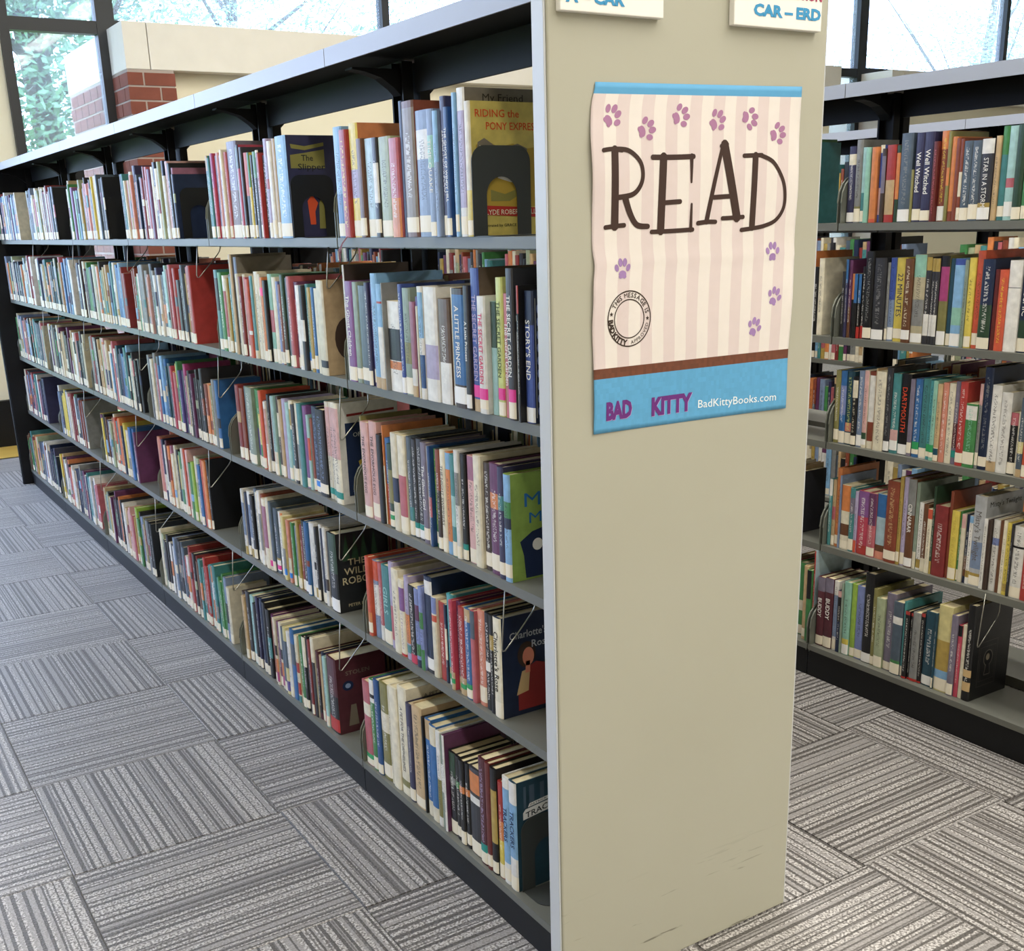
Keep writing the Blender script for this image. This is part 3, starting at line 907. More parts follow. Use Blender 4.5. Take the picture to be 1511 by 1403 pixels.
def spine_pts(T):
    r = min(.0035, T*.16); return r, [(r, 0), (r*.3, T*.13), (0, T*.36), (0, T*.64), (r*.3, T*.87), (r, T)]
def add_cover(mb, b, D, tf, cover=None, rnd=R):
    T, H = b['t']-.0006, b['h']; r, sp = spine_pts(T); c = .0024 if b['hard'] else .0008
    main = jitc(mute(LIN[b['col']]), rnd); cov = mute(LIN[cover], .2, .9) if cover else tuple(v*.95 for v in main[:3])+(1,)
    cuts = sorted({0, 1}|{x for a in b['bands'] for x in a[:2]})
    def colat(f):
        k = main
        for a, e_, n in b['bands']:
            if a <= f <= e_: k = mute(LIN[n])
        return k
    ring = [(D, 0)]+sp+[(D, T)]; inn = [(D, T-c), (r+c, T-c), (r+c, c), (D, c)]
    dark = lum(b['col']) < .25
    ink = LIN[b['tcol']] if (b['title'] == '~' and b['tcol']) else (LIN['white'] if dark else LIN['darktext'])
    use_ink = b['title'] == '~' or (b['title'] is None and b['inkp'])
    lo, hi = (.2, .92) if b['lab'] else (.1, .9)
    if b['title'] is None: lo, hi = lo+.1*b['inkp'], hi-.15*b['inkp']
    for i in range(len(cuts)-1):
        z0, z1 = cuts[i]*H, cuts[i+1]*H; col = colat((cuts[i]+cuts[i+1])/2)
        for k in range(1, 6):
            (xa, ya), (xb, yb) = ring[k], ring[k+1]
            v0, v1 = (cuts[i]-lo)/(hi-lo), (cuts[i+1]-lo)/(hi-lo)
            mb.face([tf((xb, yb, z0)), tf((xa, ya, z0)), tf((xa, ya, z1)), tf((xb, yb, z1))], col,
                    [(yb/T, v0), (ya/T, v0), (ya/T, v1), (yb/T, v1)] if use_ink else None, ink)
    for a, q in ((0, 1), (6, 7)):
        (xa, ya), (xb, yb) = ring[a], ring[q]
        mb.face([tf((xb, yb, 0)), tf((xa, ya, 0)), tf((xa, ya, H)), tf((xb, yb, H))], cov)
    full = [(p[0], p[1]) for p in ring]+inn
    for z, rev in ((0, True), (H, False)):
        for idx in ((0, 1, 10, 11), (1, 2, 3, 4, 5, 6, 9, 10), (6, 7, 8, 9)):
            pts = [tf((full[k][0], full[k][1], z)) for k in idx]
            mb.face(pts[::-1] if not rev else pts, cov)
    n = len(full)
    for k in range(7, 12):
        (xa, ya), (xb, yb) = full[k], full[(k+1) % n]
        mb.face([tf((xb, yb, 0)), tf((xa, ya, 0)), tf((xa, ya, H)), tf((xb, yb, H))], cov)
    if not any(mb.uv): mb.uv[0] = [(-9, -9)]*len(mb.f[0])
    return r, c
def add_pages(mb, b, D, r, c, tf, rnd=R):
    T, H = b['t']-.0006, b['h']; q = .003 if b['hard'] else .0
    col = jitc(LIN['page' if rnd.random() < .7 else 'paged'], rnd, .12)
    x0, x1, y0, y1, z0, z1 = r+c+.0002, D-.003, c+.0001, T-c-.0001, q+.0003, H-q-.0003
    V = [tf(p) for p in ((x0, y0, z0), (x1, y0, z0), (x1, y1, z0), (x0, y1, z0), (x0, y0, z1), (x1, y0, z1), (x1, y1, z1), (x0, y1, z1))]
    mb.poly(V, [(0, 3, 2, 1), (4, 5, 6, 7), (0, 1, 5, 4), (1, 2, 6, 5), (2, 3, 7, 6), (3, 0, 4, 7)], col)
def add_strip(mb, T, z0, z1, col, tf, off=.0004):
    r, sp = spine_pts(T)
    p = [(r+.0001, -.0001)]+[(x-off, y) for x, y in sp]+[(r+.0001, T+.0001)]
    for k in range(len(p)-1):
        mb.face([tf((p[k+1][0], p[k+1][1], z0)), tf((p[k][0], p[k][1], z0)), tf((p[k][0], p[k][1], z1)), tf((p[k+1][0], p[k+1][1], z1))], col)
def add_title(mb, b, tf):
    T, H = b['t']-.0006, b['h']; V, F, w0 = text_mesh(b['title'], .012)
    cap = min(.5*T, .024); w = cap*w0*.92; lim = .60*H
    if w > lim: w = lim; cap = max(min(cap, lim/w0*1.35), .0035)
    zc = (.47 if b['bands'] and b['bands'][0][2] == b['tcol'] else .56 if b['lab'] else .52)*H
    put_text(mb, b['title'], lambda u, v: tf((-.0006, T/2-v+cap/2, zc+w/2-u)), w=w, cap=cap, c=LIN[b['tcol']], offset=.012)
def label_words(n):
    return ['zeroth', 'first', 'second', 'third', 'fourth', 'fifth', 'sixth', 'seventh', 'eighth', 'ninth', 'tenth', 'eleventh', 'twelfth', 'thirteenth', 'fourteenth', 'fifteenth',
            'sixteenth', 'seventeenth', 'eighteenth', 'nineteenth', 'twentieth', 'twenty-first', 'twenty-second', 'twenty-third', 'twenty-fourth', 'twenty-fifth', 'twenty-sixth',
            'twenty-seventh', 'twenty-eighth', 'twenty-ninth', 'thirtieth', 'thirty-first', 'thirty-second', 'thirty-third', 'thirty-fourth', 'thirty-fifth', 'thirty-sixth', 'thirty-seventh'][n]
XS = {'1': .089, '2': .089, 'R': 1.58}; XSE = {'1': .058, '2': .058, 'R': 1.553}; XSU = {'1': .078, '2': .078, 'R': 1.58}
COVERS = {('1A', 17): 'taupe', ('1A', 18): 'yellow', ('1A', 2): 'orange', ('1A', 9): 'redbrown', ('1B', 0): 'darkbrown', ('1B', 29): 'navy', ('1B', 21): 'sepia', ('1C', 27): 'lime', ('1D', 24): 'navy',
          ('1E', 6): 'cream', ('1E', 8): 'tan', ('1E', 14): 'plum', ('1E', 25): 'darkteal', ('2A', -1): 'indigo', ('2B', -1): 'tan', ('2C', -1): 'white', ('2D', -1): 'near',
          ('2E', -1): 'maroon', ('RD', 26): 'silver', ('RE', 2): 'paleblue', ('RE', 27): 'black', ('RD', 35): 'crimson'}
ALL = []
def cover_of(b):
    if b['rid'] == '2B' and b['h'] > .26: return 'taupe'
    return COVERS.get((b['rid'], -1 if b['rid'][0] == '2' and b['i'] == b['n']-1 else b['i']))
for rid, txt in ROWS.items():
    L_ = [parse(s) for s in txt.split('\n')]
    for i, b in enumerate(L_):
        u, r_ = rid[0], rid[1]
        zt = (ZRR if u == 'R' else ZL)['ABCDE'.index(r_)]
        rr = random.Random(hash((i, ord(u)*31+ord(r_))) & 0xffff)
        b['inkp'] = 1 if rr.random() < .6 else 0
        b['hard'] = b['h'] > .19; b['rid'], b['i'], b['n'] = rid, i, len(L_)
        b['x'] = (XSE if r_ == 'E' else XSU if r_ in 'AB' else XS)[u]+rr.uniform(-.003, .009); b['z'] = zt; b['rnd'] = rr
        b['D'] = min(.165, b['h']*.68)
        v = CAM-Vector((b['x'], b['y'], zt+b['h']/2)); b['area'] = b['t']*b['h']*abs(v.x)/v.length**3
        if rid in ('RA', 'RB', 'RC', 'RD') and i >= b['n']-1: b['area'] *= .3
        if i == b['n']-1 and u in '12': b['area'] *= 2
        ALL.append(b)
ALL.sort(key=lambda b: -b['area'])
SINGLE = ALL[:300]; REST = ALL[300:]
COVER_ART = {}
ROWN = dict(A='top', B='second', C='third', D='fourth', E='bottom')
for b in SINGLE:
    rid, i = b['rid'], b['i']; u, r_ = rid[0], rid[1]
    size = 'tall ' if b['h'] > .245 else ('small ' if b['h'] < .185 else '')
    ext = ''
    if b['stk']: ext = ' with %s sticker' % dict(stkpink='pink', stkgreen='green', stkteal='teal').get(STK.get(b['stk'][0][2], ''), word(b['stk'][0][2]))
    elif b['bands'] and b['bands'][0][2] != b['col']: ext = ' with %s patch' % word(b['bands'][0][2])
    if u == '1': where = 'near bay %s shelf, %s from the poster panel' % (ROWN[r_], label_words(b['n']-i))
    elif u == '2': where = 'second bay %s shelf, %s from its near end' % (ROWN[r_], label_words(b['n']-i))
    else: where = 'right-hand bookcase %s shelf, %s from its bracket' % (ROWN[r_], label_words(i+1))
    lab = '%s%s book%s, %s' % (size, word(b['col']), ext, where)
    grp = 'books on the %s shelf of the %s' % (ROWN[r_], {'1': 'near bay', '2': 'second bay', 'R': 'right-hand bookcase'}[u])
    T = b['t']-.0006
    root = empty('book', (b['x'], b['y']-b['t']+.0003, b['z']+.0005), label=lab, cat='book', group=grp)
    idt = lambda p: p
    mb = MB(); r, c = add_cover(mb, b, b['D'], idt, cover_of(b), b['rnd']); mb.build('cover', M['book'], root)
    mb = MB(); add_pages(mb, b, b['D'], r, c, idt, b['rnd']); mb.build('page_block', M['page'], root)
    if b['lab']:
        mb = MB(); z0_ = b['rnd'].choice((.002, .003, .004, .009)); add_strip(mb, T, z0_, z0_+b['rnd'].uniform(.024, .036), LIN['label' if b['lab'] == 'L' else 'wlabel'], idt); mb.build('call_number_label', M['label'], root)
    for a, e_, n in b['stk']:
        mb = MB(); add_strip(mb, T, a*b['h']+.001, e_*b['h'], LIN[STK.get(n, n)], idt, .0006); mb.build('genre_sticker', M['label'], root)
    if b['title'] and b['title'] != '~':
        mb = MB(); add_title(mb, b, idt); mb.build('spine_title', M['print'], root)
    b['root'] = root
# ---------------------------------------------------------------- cover art of the books that show their front
byid = {(b['rid'], b['i']): b for b in ALL}
byid.update({(b['rid'], -1): b for b in ALL if b['i'] == b['n']-1})
def art(rid, i, fn):
    b = byid[(rid, i)]
    if 'root' not in b: return
    mb = MB(); D, H = b['D'], b['h']
    P = lambda x, z, d=.0006: (x, -d, z)
    ART_ROOT[0] = b['root']; fn(mb, P, D, H)
    if mb.f: mb.build('cover_print', M['print'], b['root'])
def T_(mb, P, t, x, z, cap, c, w=None, d=.0008):
    m2 = MB(); put_text(m2, t, lambda u, v: P(x+u, z+v, d), cap=cap, w=w, c=LIN[c], offset=.008); m2.build('cover_lettering', M['print'], ART_ROOT[0])
ART_ROOT = [None]
def pg(mb, P, pts, c, d=.0005): mb.face([P(x, z, d) for x, z in pts], LIN[c])
def ell(mb, P, x, z, a, b_, c, d=.0006, n=20, t0=0, t1=6.2832): mb.face([P(x+a*math.cos(t0+(t1-t0)*k/n), z+b_*math.sin(t0+(t1-t0)*k/n), d) for k in range(n)], LIN[c])
def a_friend(mb, P, D, H): T_(mb, P, 'My Friend', .04, H-.022, .013, 'darktext', w=.085)
def a_riding(mb, P, D, H):
    pg(mb, P, [(.012, .05), (.012, .155), (.03, .165), (.06, .152), (.09, .158), (.12, .15), (D, .155), (D, .05)], 'gold', .0004)
    pg(mb, P, [(.012, .135), (.016, .16), (.03, .167), (.05, .155), (.07, .15), (.1, .158), (.12, .15), (.12, .135)], 'taupe', .0005)
    pg(mb, P, [(.015, .14), (.02, .155), (.03, .15), (.055, .14)], 'white', .0006)
    pg(mb, P, [(.04, .06), (.04, .08), (.07, .072), (.11, .085), (.11, .075), (.08, .06)], 'olive', .0006)
    pg(mb, P, [(.055, .1), (.075, .115), (.095, .1), (.085, .092)], 'white', .0006)
    pg(mb, P, [(0.004, .038), (D, .03), (D, .047), (.004, .054)], 'red', .0006)
    T_(mb, P, 'CLYDE ROBERT BULLA', .02, .037, .009, 'cream', w=.125)
    T_(mb, P, 'RIDING the', .012, H-.026, .013, 'redorange', w=.092); T_(mb, P, 'PONY EXPRESS', .034, H-.047, .013, 'redorange', w=.11)
    T_(mb, P, 'Illustrated by GRACE PAULL', .02, .016, .005, 'darktext', w=.1)
def a_story(mb, P, D, H):
    for x0, x1, z0, z1 in ((.006, .0068, .01, H-.012), (.018, .0186, .01, H-.012)): pg(mb, P, [(x0, z0), (x1, z0), (x1, z1), (x0, z1)], 'white')
    for k in range(9): ell(mb, P, .0122, .022+k*.022, .0036, .008, 'periwinkle', .0006, 8)
def a_green(mb, P, D, H):
    T_(mb, P, 'M', .034, .145, .028, 'blue', w=.036); T_(mb, P, 'M', .044, .112, .022, 'blue', w=.028)
    pg(mb, P, [(.022, .078), (.05, .095), (.075, .1), (.08, .004), (.034, .004), (.03, .05)], 'navy', .0006)
    ell(mb, P, .062, .068, .012, .012, 'white', .0008)
def a_charlotte(mb, P, D, H):
    pg(mb, P, [(.04, .01), (.04, .06), (.06, .1), (.085, .11), (D, .09), (D, .01)], 'crimson', .0005)
    pg(mb, P, [(.036, .045), (.05, .095), (.07, .1), (.065, .05)], 'tan', .0006)
    ell(mb, P, .062, .13, .022, .028, 'darkbrown', .0006); ell(mb, P, .066, .125, .014, .02, 'salmon', .0007); pg(mb, P, [(.058, .09), (.07, .09), (.07, .115), (.06, .115)], 'salmon', .0007)
    T_(mb, P, "Charlotte's", .022, H-.05, .016, 'silver', w=.09); T_(mb, P, 'Rose', .075, H-.075, .016, 'silver', w=.045)
def a_pet(mb, P, D, H): T_(mb, P, 'A PET FOR', .05, H-.03, .010, 'greytext', w=.07); T_(mb, P, 'THE ORPHELINES', .03, H-.047, .010, 'greytext', w=.12)
def a_dark(mb, P, D, H): T_(mb, P, 'The Dark Ladies', .025, H-.03, .013, 'darktext', w=.125)
def a_bar(mb, P, D, H):
    pg(mb, P, [(.045, H-.032), (.088, H-.032), (.088, H-.014), (.045, H-.014)], 'tan', .0005)
    for k in range(11): pg(mb, P, [(.05+k*.0033, H-.026), (.0515+k*.0033, H-.026), (.0515+k*.0033, H-.018), (.05+k*.0033, H-.018)], 'darktext', .0007)
def a_track(mb, P, D, H):
    for x, w in ((.02, .006), (.034, .012), (.06, .01)): pg(mb, P, [(x, H-.06), (x+w, H-.06), (x+w, H-.012), (x, H-.012)], 'slate', .0005)
    pg(mb, P, [(.018, H-.086), (.018, H-.07), (.024, H-.063), (D-.01, H-.05), (D-.01, H-.07)], 'wlabel', .0006)
    pg(mb, P, [(.03, H-.06), (.034, H-.052), (D-.02, H-.04), (D-.02, H-.048)], 'wlabel', .0006)
    put_text(mb, 'TRACKERS', lambda u, v: P(.024+u, H-.083+v+u*.16, .0009), cap=.013, w=.1, c=LIN['near'], offset=.012)
    put_text(mb, 'PATRICK', lambda u, v: P(.036+u, H-.058+v+u*.13, .0009), cap=.0042, w=.04, c=LIN['near'])
def a_slip(mb, P, D, H):
    pg(mb, P, [(.012, H-.075), (.012, H-.045), (.05, H-.04), (.1, H-.032), (.1, H-.075)], 'olive', .0005); pg(mb, P, [(.014, H-.02), (.05, H-.025), (.1, H-.016), (.1, H-.024), (.05, H-.034), (.016, H-.03)], 'olive', .0005)
    T_(mb, P, 'The', .04, H-.058, .014, 'near', w=.03); T_(mb, P, 'Slipper', .03, H-.078, .014, 'near', w=.07)
    pg(mb, P, [(.052, .03), (.048, .085), (.06, .1), (.075, .08), (.066, .06), (.066, .03)], 'redorange', .0005); pg(mb, P, [(.075, .02), (.078, .08), (.09, .1), (.1, .02)], 'olive', .0005)
def a_head(mb, P, D, H): ell(mb, P, .06, .085, .035, .05, 'darkbrown', .0006); 
def a_mast(mb, P, D, H):
    pg(mb, P, [(.02, .02), (D-.006, .02), (D-.006, H-.05), (.02, H-.05)], 'navy', .0005); pg(mb, P, [(.026, H-.034), (D-.01, H-.03), (D-.01, H-.024), (.026, H-.028)], 'crimson', .0006)
    pg(mb, P, [(.055, .085), (.08, .09), (.08, .12), (.05, .105)], 'gold', .0006); T_(mb, P, 'OF', .04, H-.085, .011, 'silver', w=.02)
    pg(mb, P, [(.03, .03), (.07, .025), (.085, .06), (.07, .075)], 'grey', .0006)
def a_wild(mb, P, D, H):
    for k, (x, t) in enumerate(((.02, .03), (.045, .05), (.07, .04), (.1, .06))): pg(mb, P, [(x, H-.075), (x+.012, H-.002), (x+.022, H-.075)], 'darkgreen', .0004)
    T_(mb, P, 'THE', .034, H-.088, .018, 'sand', w=.05); T_(mb, P, 'WILD', .022, H-.113, .019, 'sand', w=.072); T_(mb, P, 'ROBOT', .016, H-.139, .02, 'sand', w=.094)
    T_(mb, P, 'PETER BROWN', .028, .014, .0085, 'sand', w=.085)
def a_stolen(mb, P, D, H):
    T_(mb, P, 'STOLEN', .03, H-.05, .012, 'taupe', w=.07); ell(mb, P, .035, H-.08, .016, .014, 'navy', .0006); ell(mb, P, .035, H-.08, .008, .007, 'greyblue', .0008); pg(mb, P, [(.03, .02), (.06, .02), (.055, .08), (.04, .08)], 'taupe', .0005)
def a_misty(mb, P, D, H): T_(mb, P, "Misty's Twilight", .018, H-.03, .015, 'darktext', w=.135)
def a_peaks(mb, P, D, H):
    pg(mb, P, [(.004, H-.075), (.015, H-.06), (.022, H-.068), (.035, H-.052), (.05, H-.075)], 'wlabel', .0005); ell(mb, P, .085, H-.07, .045, .045, 'crimson', .0006)
    pg(mb, P, [(.004, H-.012), (.01, H-.02), (.012, H-.008)], 'orange', .0005); pg(mb, P, [(.014, H-.02), (.05, H-.012), (.05, H-.018)], 'paleyellow', .0005)
def a_key(mb, P, D, H):
    def ring(x0, x1, z0, z1, w, c):
        for a in ((x0, x1, z0, z0+w), (x0, x1, z1-w, z1), (x0, x0+w, z0, z1), (x1-w, x1, z0, z1)): pg(mb, P, [(a[0], a[2]), (a[1], a[2]), (a[1], a[3]), (a[0], a[3])], c)
    ring(.03, .11, .035, .165, .0008, 'greytext'); ring(.037, .103, .05, .15, .0006, 'greytext')
    ell(mb, P, .072, .115, .02, .024, 'greytext', .0005); ell(mb, P, .072, .115, .0175, .0215, 'black', .0007); pg(mb, P, [(.065, .1), (.079, .1), (.085, .065), (.058, .065)], 'greytext', .0006); pg(mb, P, [(.0665, .1), (.0775, .1), (.083, .067), (.06, .067)], 'black', .0008)
    ell(mb, P, .07, .118, .008, .01, 'taupe', .0009)
for k_, fn in {('1A', 17): a_friend, ('1A', 18): a_riding, ('1B', 29): a_story, ('1C', 27): a_green, ('1D', 24): a_charlotte, ('1E', 6): a_pet, ('1E', 8): a_dark, ('1E', 14): a_bar, ('1E', 25): a_track,
               ('2A', -1): a_slip, ('2B', -1): a_head, ('2C', -1): a_mast, ('2D', -1): a_wild, ('2E', -1): a_stolen, ('RD', 26): a_misty, ('RE', 2): a_peaks, ('RE', 27): a_key}.items(): art(*k_, fn)
# red ribbon hanging out of the red book on the top shelf
b = byid[('1A', 1)]; m = MB()
m.poly([(-.001, .012, .002), (-.001, .020, .002), (-.012, .018, -.012), (-.012, .026, -.012), (-.014, .030, -.03), (-.014, .042, -.028), (-.012, .034, -.045), (-.012, .044, -.042)], [(0, 1, 3, 2), (2, 3, 5, 4), (4, 5, 7, 6)], LIN['darkred'])
if 'root' in b: m.build('ribbon', M['print'], b['root'])
# ---------------------------------------------------------------- all the other books: one object
stuff = MB()
def stuff_book(b, x, y, z, rot=False, cover=None):
    T = b['t']
    tf = (lambda p: (x+p[0], y-T+p[1], z+p[2]+.0005)) if not rot else (lambda p: (x-p[0], y-p[1], z+p[2]+.0005))
    r, c = add_cover(stuff, b, b['D'], tf, cover, b['rnd']); add_pages(stuff, b, b['D'], r, c, tf, b['rnd'])
    if b['lab']: add_strip(stuff, T-.0006, .003, .033, LIN['label'], tf)
    for a, e_, n in b['stk']: add_strip(stuff, T-.0006, a*b['h'], e_*b['h'], LIN[STK.get(n, n)], tf, .0006)
for b in REST: stuff_book(b, b['x'], b['y'], b['z'], cover=cover_of(b))
SEQ = {
 (2, 0): 'darkteal cream rose cream salmon indigo slate navy crimson crimson redbrown plum cream cream sage gold white pink mauve navy',
 (2, 1): 'redbrown white grey pink charcoal grey white paleteal crimson red charcoal slate red',
 (2, 2): 'grey charcoal grey slate blue blue darkteal rosered orange yellow violet magenta green charcoal black charcoal black redbrown olive blue',
 (2, 3): 'salmon rose navy white maroon orange mauve cream cream yellow green white redorange pink green lime cream blue redorange orange black',
 (2, 4): 'cream charcoal black charcoal white charcoal slate red white rose charcoal brown teal red teal orange teal green green cream',
 (3, 0): 'cream green purple mint sage gold red salmon rose slate yellow cream orange charcoal black',
 (3, 1): 'indigo darkbrown maroon green blue cream white charcoal slate gold tan blue slate blue skyblue crimson',
 (3, 2): 'grey white darkbrown tan pink cream cream darkbrown white darkteal blue teal charcoal charcoal black',
 (3, 3): 'yellow olive brown sage cream redorange orange yellow white blue plum',
 (3, 4): 'tan black maroon black charcoal white cream pink rose lime black olive near',
 (4, 0): 'paleblue slate greyblue paleblue cream white sage tan cream redbrown brown darkbrown cream white slate black',
 (4, 1): 'white navy greyblue slate teal orange gold black darkteal cream darkgreen rose salmon blue greyblue skyblue white',
 (4, 2): 'white slate grey charcoal cream tan darkbrown plum tan white slate sand',
 (4, 3): 'slate greyblue slate yellow yellow white rose cream crimson white slate greyblue greypurple grey',
 (4, 4): 'yellow tan white charcoal white slate navy slate plum teal white rose',
 (5, 0): 'slate rose blue white paleblue white greyblue skyblue greyblue cream', (5, 1): 'white greyblue white slate paleblue darkteal white',
 (5, 2): 'white greyblue skyblue lilac teal slate sand', (5, 3): 'white slate greyblue white indigo', (5, 4): 'brown black navy slate white navy navy'}
MIX = 'cream white cream charcoal slate navy teal rose tan redbrown black greyblue green crimson orange plum grey sage skyblue indigo gold'.split()
def run(x, z, ya, yb, cols, rnd, rot=False, lab='L', tmul=1.0, loop=True, frac=1.0):
    """a run of books from ya (far) down to yb (near)"""
    y = ya; k = 0; n = len(cols)
    ws = None
    if not loop:
        n2 = max(n, round((ya-yb)/.023)); last = -1; cc = []
        for q in range(n2):
            k2 = int(q*n/n2); cc.append(cols[k2] if k2 != last or rnd.random() < .35 else rnd.choice(MIX)); last = k2
        cc[-1] = cols[-1]; cols = cc; n = n2
        ws = [rnd.uniform(.65, 1.35) for _ in cols]; sw = sum(ws); ws = [q*(ya-yb)/sw for q in ws]
    while k < n if ws else True:
        if ws is None and y <= yb+.004: break
        t = rnd.uniform(.014, .034)*tmul if ws is None else ws[k]
        t = min(t, y-yb+.001)
        if t < .003: break
        h = rnd.choice((.195, .2, .212, .218, .225, .232, .238)) + rnd.uniform(-.006, .006)
        if z > 1.2: h -= .005
        c = cols[k % n]; k += 1
        bands = []
        if rnd.random() < .45: a = rnd.uniform(.15, .6); bands = [(a, a+rnd.uniform(.1, .35), rnd.choice(MIX))]
        b = dict(t=t, h=h, col=c, bands=bands, stk=[], lab=lab if rnd.random() < .75 else None, title=None, tcol=None, inkp=1 if rnd.random() < .6 else 0, hard=h > .2, D=h*.68, rnd=rnd)
        stuff_book(b, x+rnd.uniform(-.004, .006)*(-1 if rot else 1), y, z, rot)
        y -= t
        if y < yb+.02 and ws is None: break
    return y
for (k, r), s in SEQ.items():
    rnd = random.Random(100+k*10+r); ya = JL+(k+1)*BAY-.012; yb = JL+k*BAY+(.30 if r in (3,) else .10)
    if r == 0: yb = JL+k*BAY+.26
    if (k, r) == (2, 1): yb = JL+k*BAY+.2
    run(.058 if r == 4 else .078 if r < 2 else .089, ZL[r], ya, yb, s.split(), rnd, loop=False)
rnd = random.Random(55)
for k in range(0, 4):            # far face of the long bookcase
    for r in range(5):
        if rnd.random() < .12: continue
        run(.491, ZL[r], JL+(k+1)*BAY-.02, JL+k*BAY+rnd.uniform(.05, .35), rnd.sample(MIX, len(MIX)), rnd, rot=True)
for k in range(1, 5):            # farther bays of the right-hand bookcase
    for r in range(5):
        run(1.58, ZRR[r], JR+(k+1)*BAY-.02, JR+k*BAY+rnd.uniform(.03, .25), rnd.sample(MIX, len(MIX)), rnd)
for k, r in ((0, 2), (1, 1), (1, 2), (1, 3)):
    run(1.974, ZRR[r], JR+(k+1)*BAY-.02, JR+k*BAY+.45, rnd.sample(MIX, len(MIX)), rnd, rot=True)
for k in range(0, 6):            # the farthest bookcase
    for r in range(5):
        run(3.06, ZRR[r], JR-.2+(k+1)*BAY-.02, JR-.2+k*BAY+rnd.uniform(.03, .25), rnd.sample(MIX, len(MIX)), rnd)
so = stuff.build('distant_books', M['book'])
tag(so, 'rows of distant library books filling the far bays of all three bookcases', 'books', kind='stuff')
# ---------------------------------------------------------------- bookends
def bookend(x, y, z, w, h, mat, label):
    t = empty('bookend', (x, y, z), label=label, cat='bookend', group='metal bookends')
    def rr(x0, x1, z1, r, n=6):
        return [(x0, 0)]+[(x0+r-r*math.cos(math.pi/2*k/n), z1-r+r*math.sin(math.pi/2*k/n)) for k in range(n+1)]+[(x1-r+r*math.sin(math.pi/2*k/n), z1-r+r*math.cos(math.pi/2*k/n)) for k in range(n+1)]+[(x1, 0)]
    o = rr(0, w, h, w*.22, 8); i_ = rr(w*.24, w*.76, h*.66, w*.255, 8); m = MB(); n = len(o)
    for y0, rev in ((0, False), (.0012, True)):
        for k in range(n-1):
            q = [(o[k][0], y0, o[k][1]), (o[k+1][0], y0, o[k+1][1]), (i_[k+1][0], y0, i_[k+1][1]), (i_[k][0], y0, i_[k][1])]
            m.face(q[::-1] if rev else q)
    for ring in (o, i_):
        for k in range(n-1): m.face([(ring[k][0], 0, ring[k][1]), (ring[k][0], .0012, ring[k][1]), (ring[k+1][0], .0012, ring[k+1][1]), (ring[k+1][0], 0, ring[k+1][1])])
    m.build('plate', mat, t)
    m = MB(); base = rr(w*.02, w*.98, .075, w*.25, 8); m.prism([(p[0], -p[1]) for p in base], 2, .0002, .0014); m.build('foot', mat, t)
bookend(.078, .352, 1.3812, .124, .155, M['bookend'], 'dark grey metal bookend against the yellow book on the top shelf')
bookend(.083, 1.2185, 1.3812, .112, .145, M['bookend_black'], 'black metal bookend against the dark book, second bay top shelf')
bookend(.068, .2365, .0902, .13, .165, M['bookend'], 'dark grey metal bookend beside the blue book on the bottom shelf')
bookend(.09, JL+2*BAY+.255, 1.3812, .112, .15, M['bookend_black'], 'black metal bookend, third bay from the poster, top shelf')
bookend(.09, JL+3*BAY+.255, 1.3812, .112, .15, M['bookend_black'], 'black metal bookend, fourth bay from the poster, top shelf')
bookend(.09, JL+4*BAY+.255, 1.3812, .112, .15, M['bookend_black'], 'black metal bookend, fifth bay from the poster, top shelf')
# ---------------------------------------------------------------- wire book supports hanging from the shelf above
def wire(x, y, zt, drop, label):
    m = MB(); b = -drop
    m.tube([(.012, 0, 0), (.004, 0, b*.5), (-.002, 0, b+.006), (.0, 0, b), (.005, 0, b), (.04, 0, b+.035), (.07, 0, b+.066), (.076, 0, b+.074), (.08, 0, b+.085), (.082, 0, 0)], .0016, 6)
    o = m.build('wire_book_support', M['wire'], loc=(x, y, zt)); smooth(o)
    tag(o, label, 'book support', 'wire book supports')
wire(.089, .318, .743-.0035, .15, 'steel wire book support in front of the portrait cover, near bay fourth shelf')
wire(1.556, .266, .4244-.0035, .15, 'steel wire book support beside the black ornate book, right-hand bookcase bottom shelf')
for k, r, dy in ((1, 1, .085), (1, 2, .075), (1, 3, .135), (1, 4, .16), (2, 1, .16), (2, 2, .07), (2, 3, .27), (2, 4, .09), (3, 1, .07), (3, 2, .07), (3, 3, .27), (3, 4, .08), (4, 1, .07), (4, 2, .07), (4, 3, .27), (4, 4, .07), (5, 1, .07), (5, 2, .07)):
    wire(.089 if r < 4 else .075, JL+k*BAY+dy, ZL[r-1]-.0035, .15 if r != 1 else .11, 'steel wire book support, %s bay from the poster panel, %s shelf' % (label_words(k+1), ROWN['ABCDE'[r]]))
# ---------------------------------------------------------------- poster on the end panel
POST_Y = -.003
def wav(x, z):      # how far the paper stands off the panel
    k = (x-298)/216
    return .0012+.0035*abs(k)**3*(.6+.4*math.sin(z*.035+1.3*(k > 0)))+.0008*math.sin(z*.022)+(.0010*max(0, 1-abs(z-1340)/9))
def pp(x, z, d=0): return (x*.001, -(wav(x, z)+d), z*.001)
poster = empty('poster', (0, 0, 0), label='paper READ poster with pink stripes and paw prints on the grey end panel', cat='poster')
def left(z): return 80+7.5*math.exp(-((z-1601)/22)**2)*1.1-3*math.exp(-((z-1520)/40)**2)+3.5*math.exp(-((z-1335)/18)**2)-2*math.exp(-((z-1240)/30)**2)
def right(z): return 517.5-5*max(0, min(1, (1330-z)/200))+1.5*math.exp(-((z-1335)/30)**2)
def top(x): return 1601+7*(x-80)/437
def bot(x): return 1071.6-4.7*(x-80)/437
NXP, NZP = 72, 66
grid = [[None]*(NXP+1) for _ in range(NZP+1)]
for j in range(NZP+1):
    for i in range(NXP+1):
        a, q = i/NXP, j/NZP
        x = 80+437*a; z = bot(x)+(top(x)-bot(x))*q
        xe = left(z)+(right(z)-left(z))*a
        grid[j][i] = (xe, z, a, q)
m = MB()
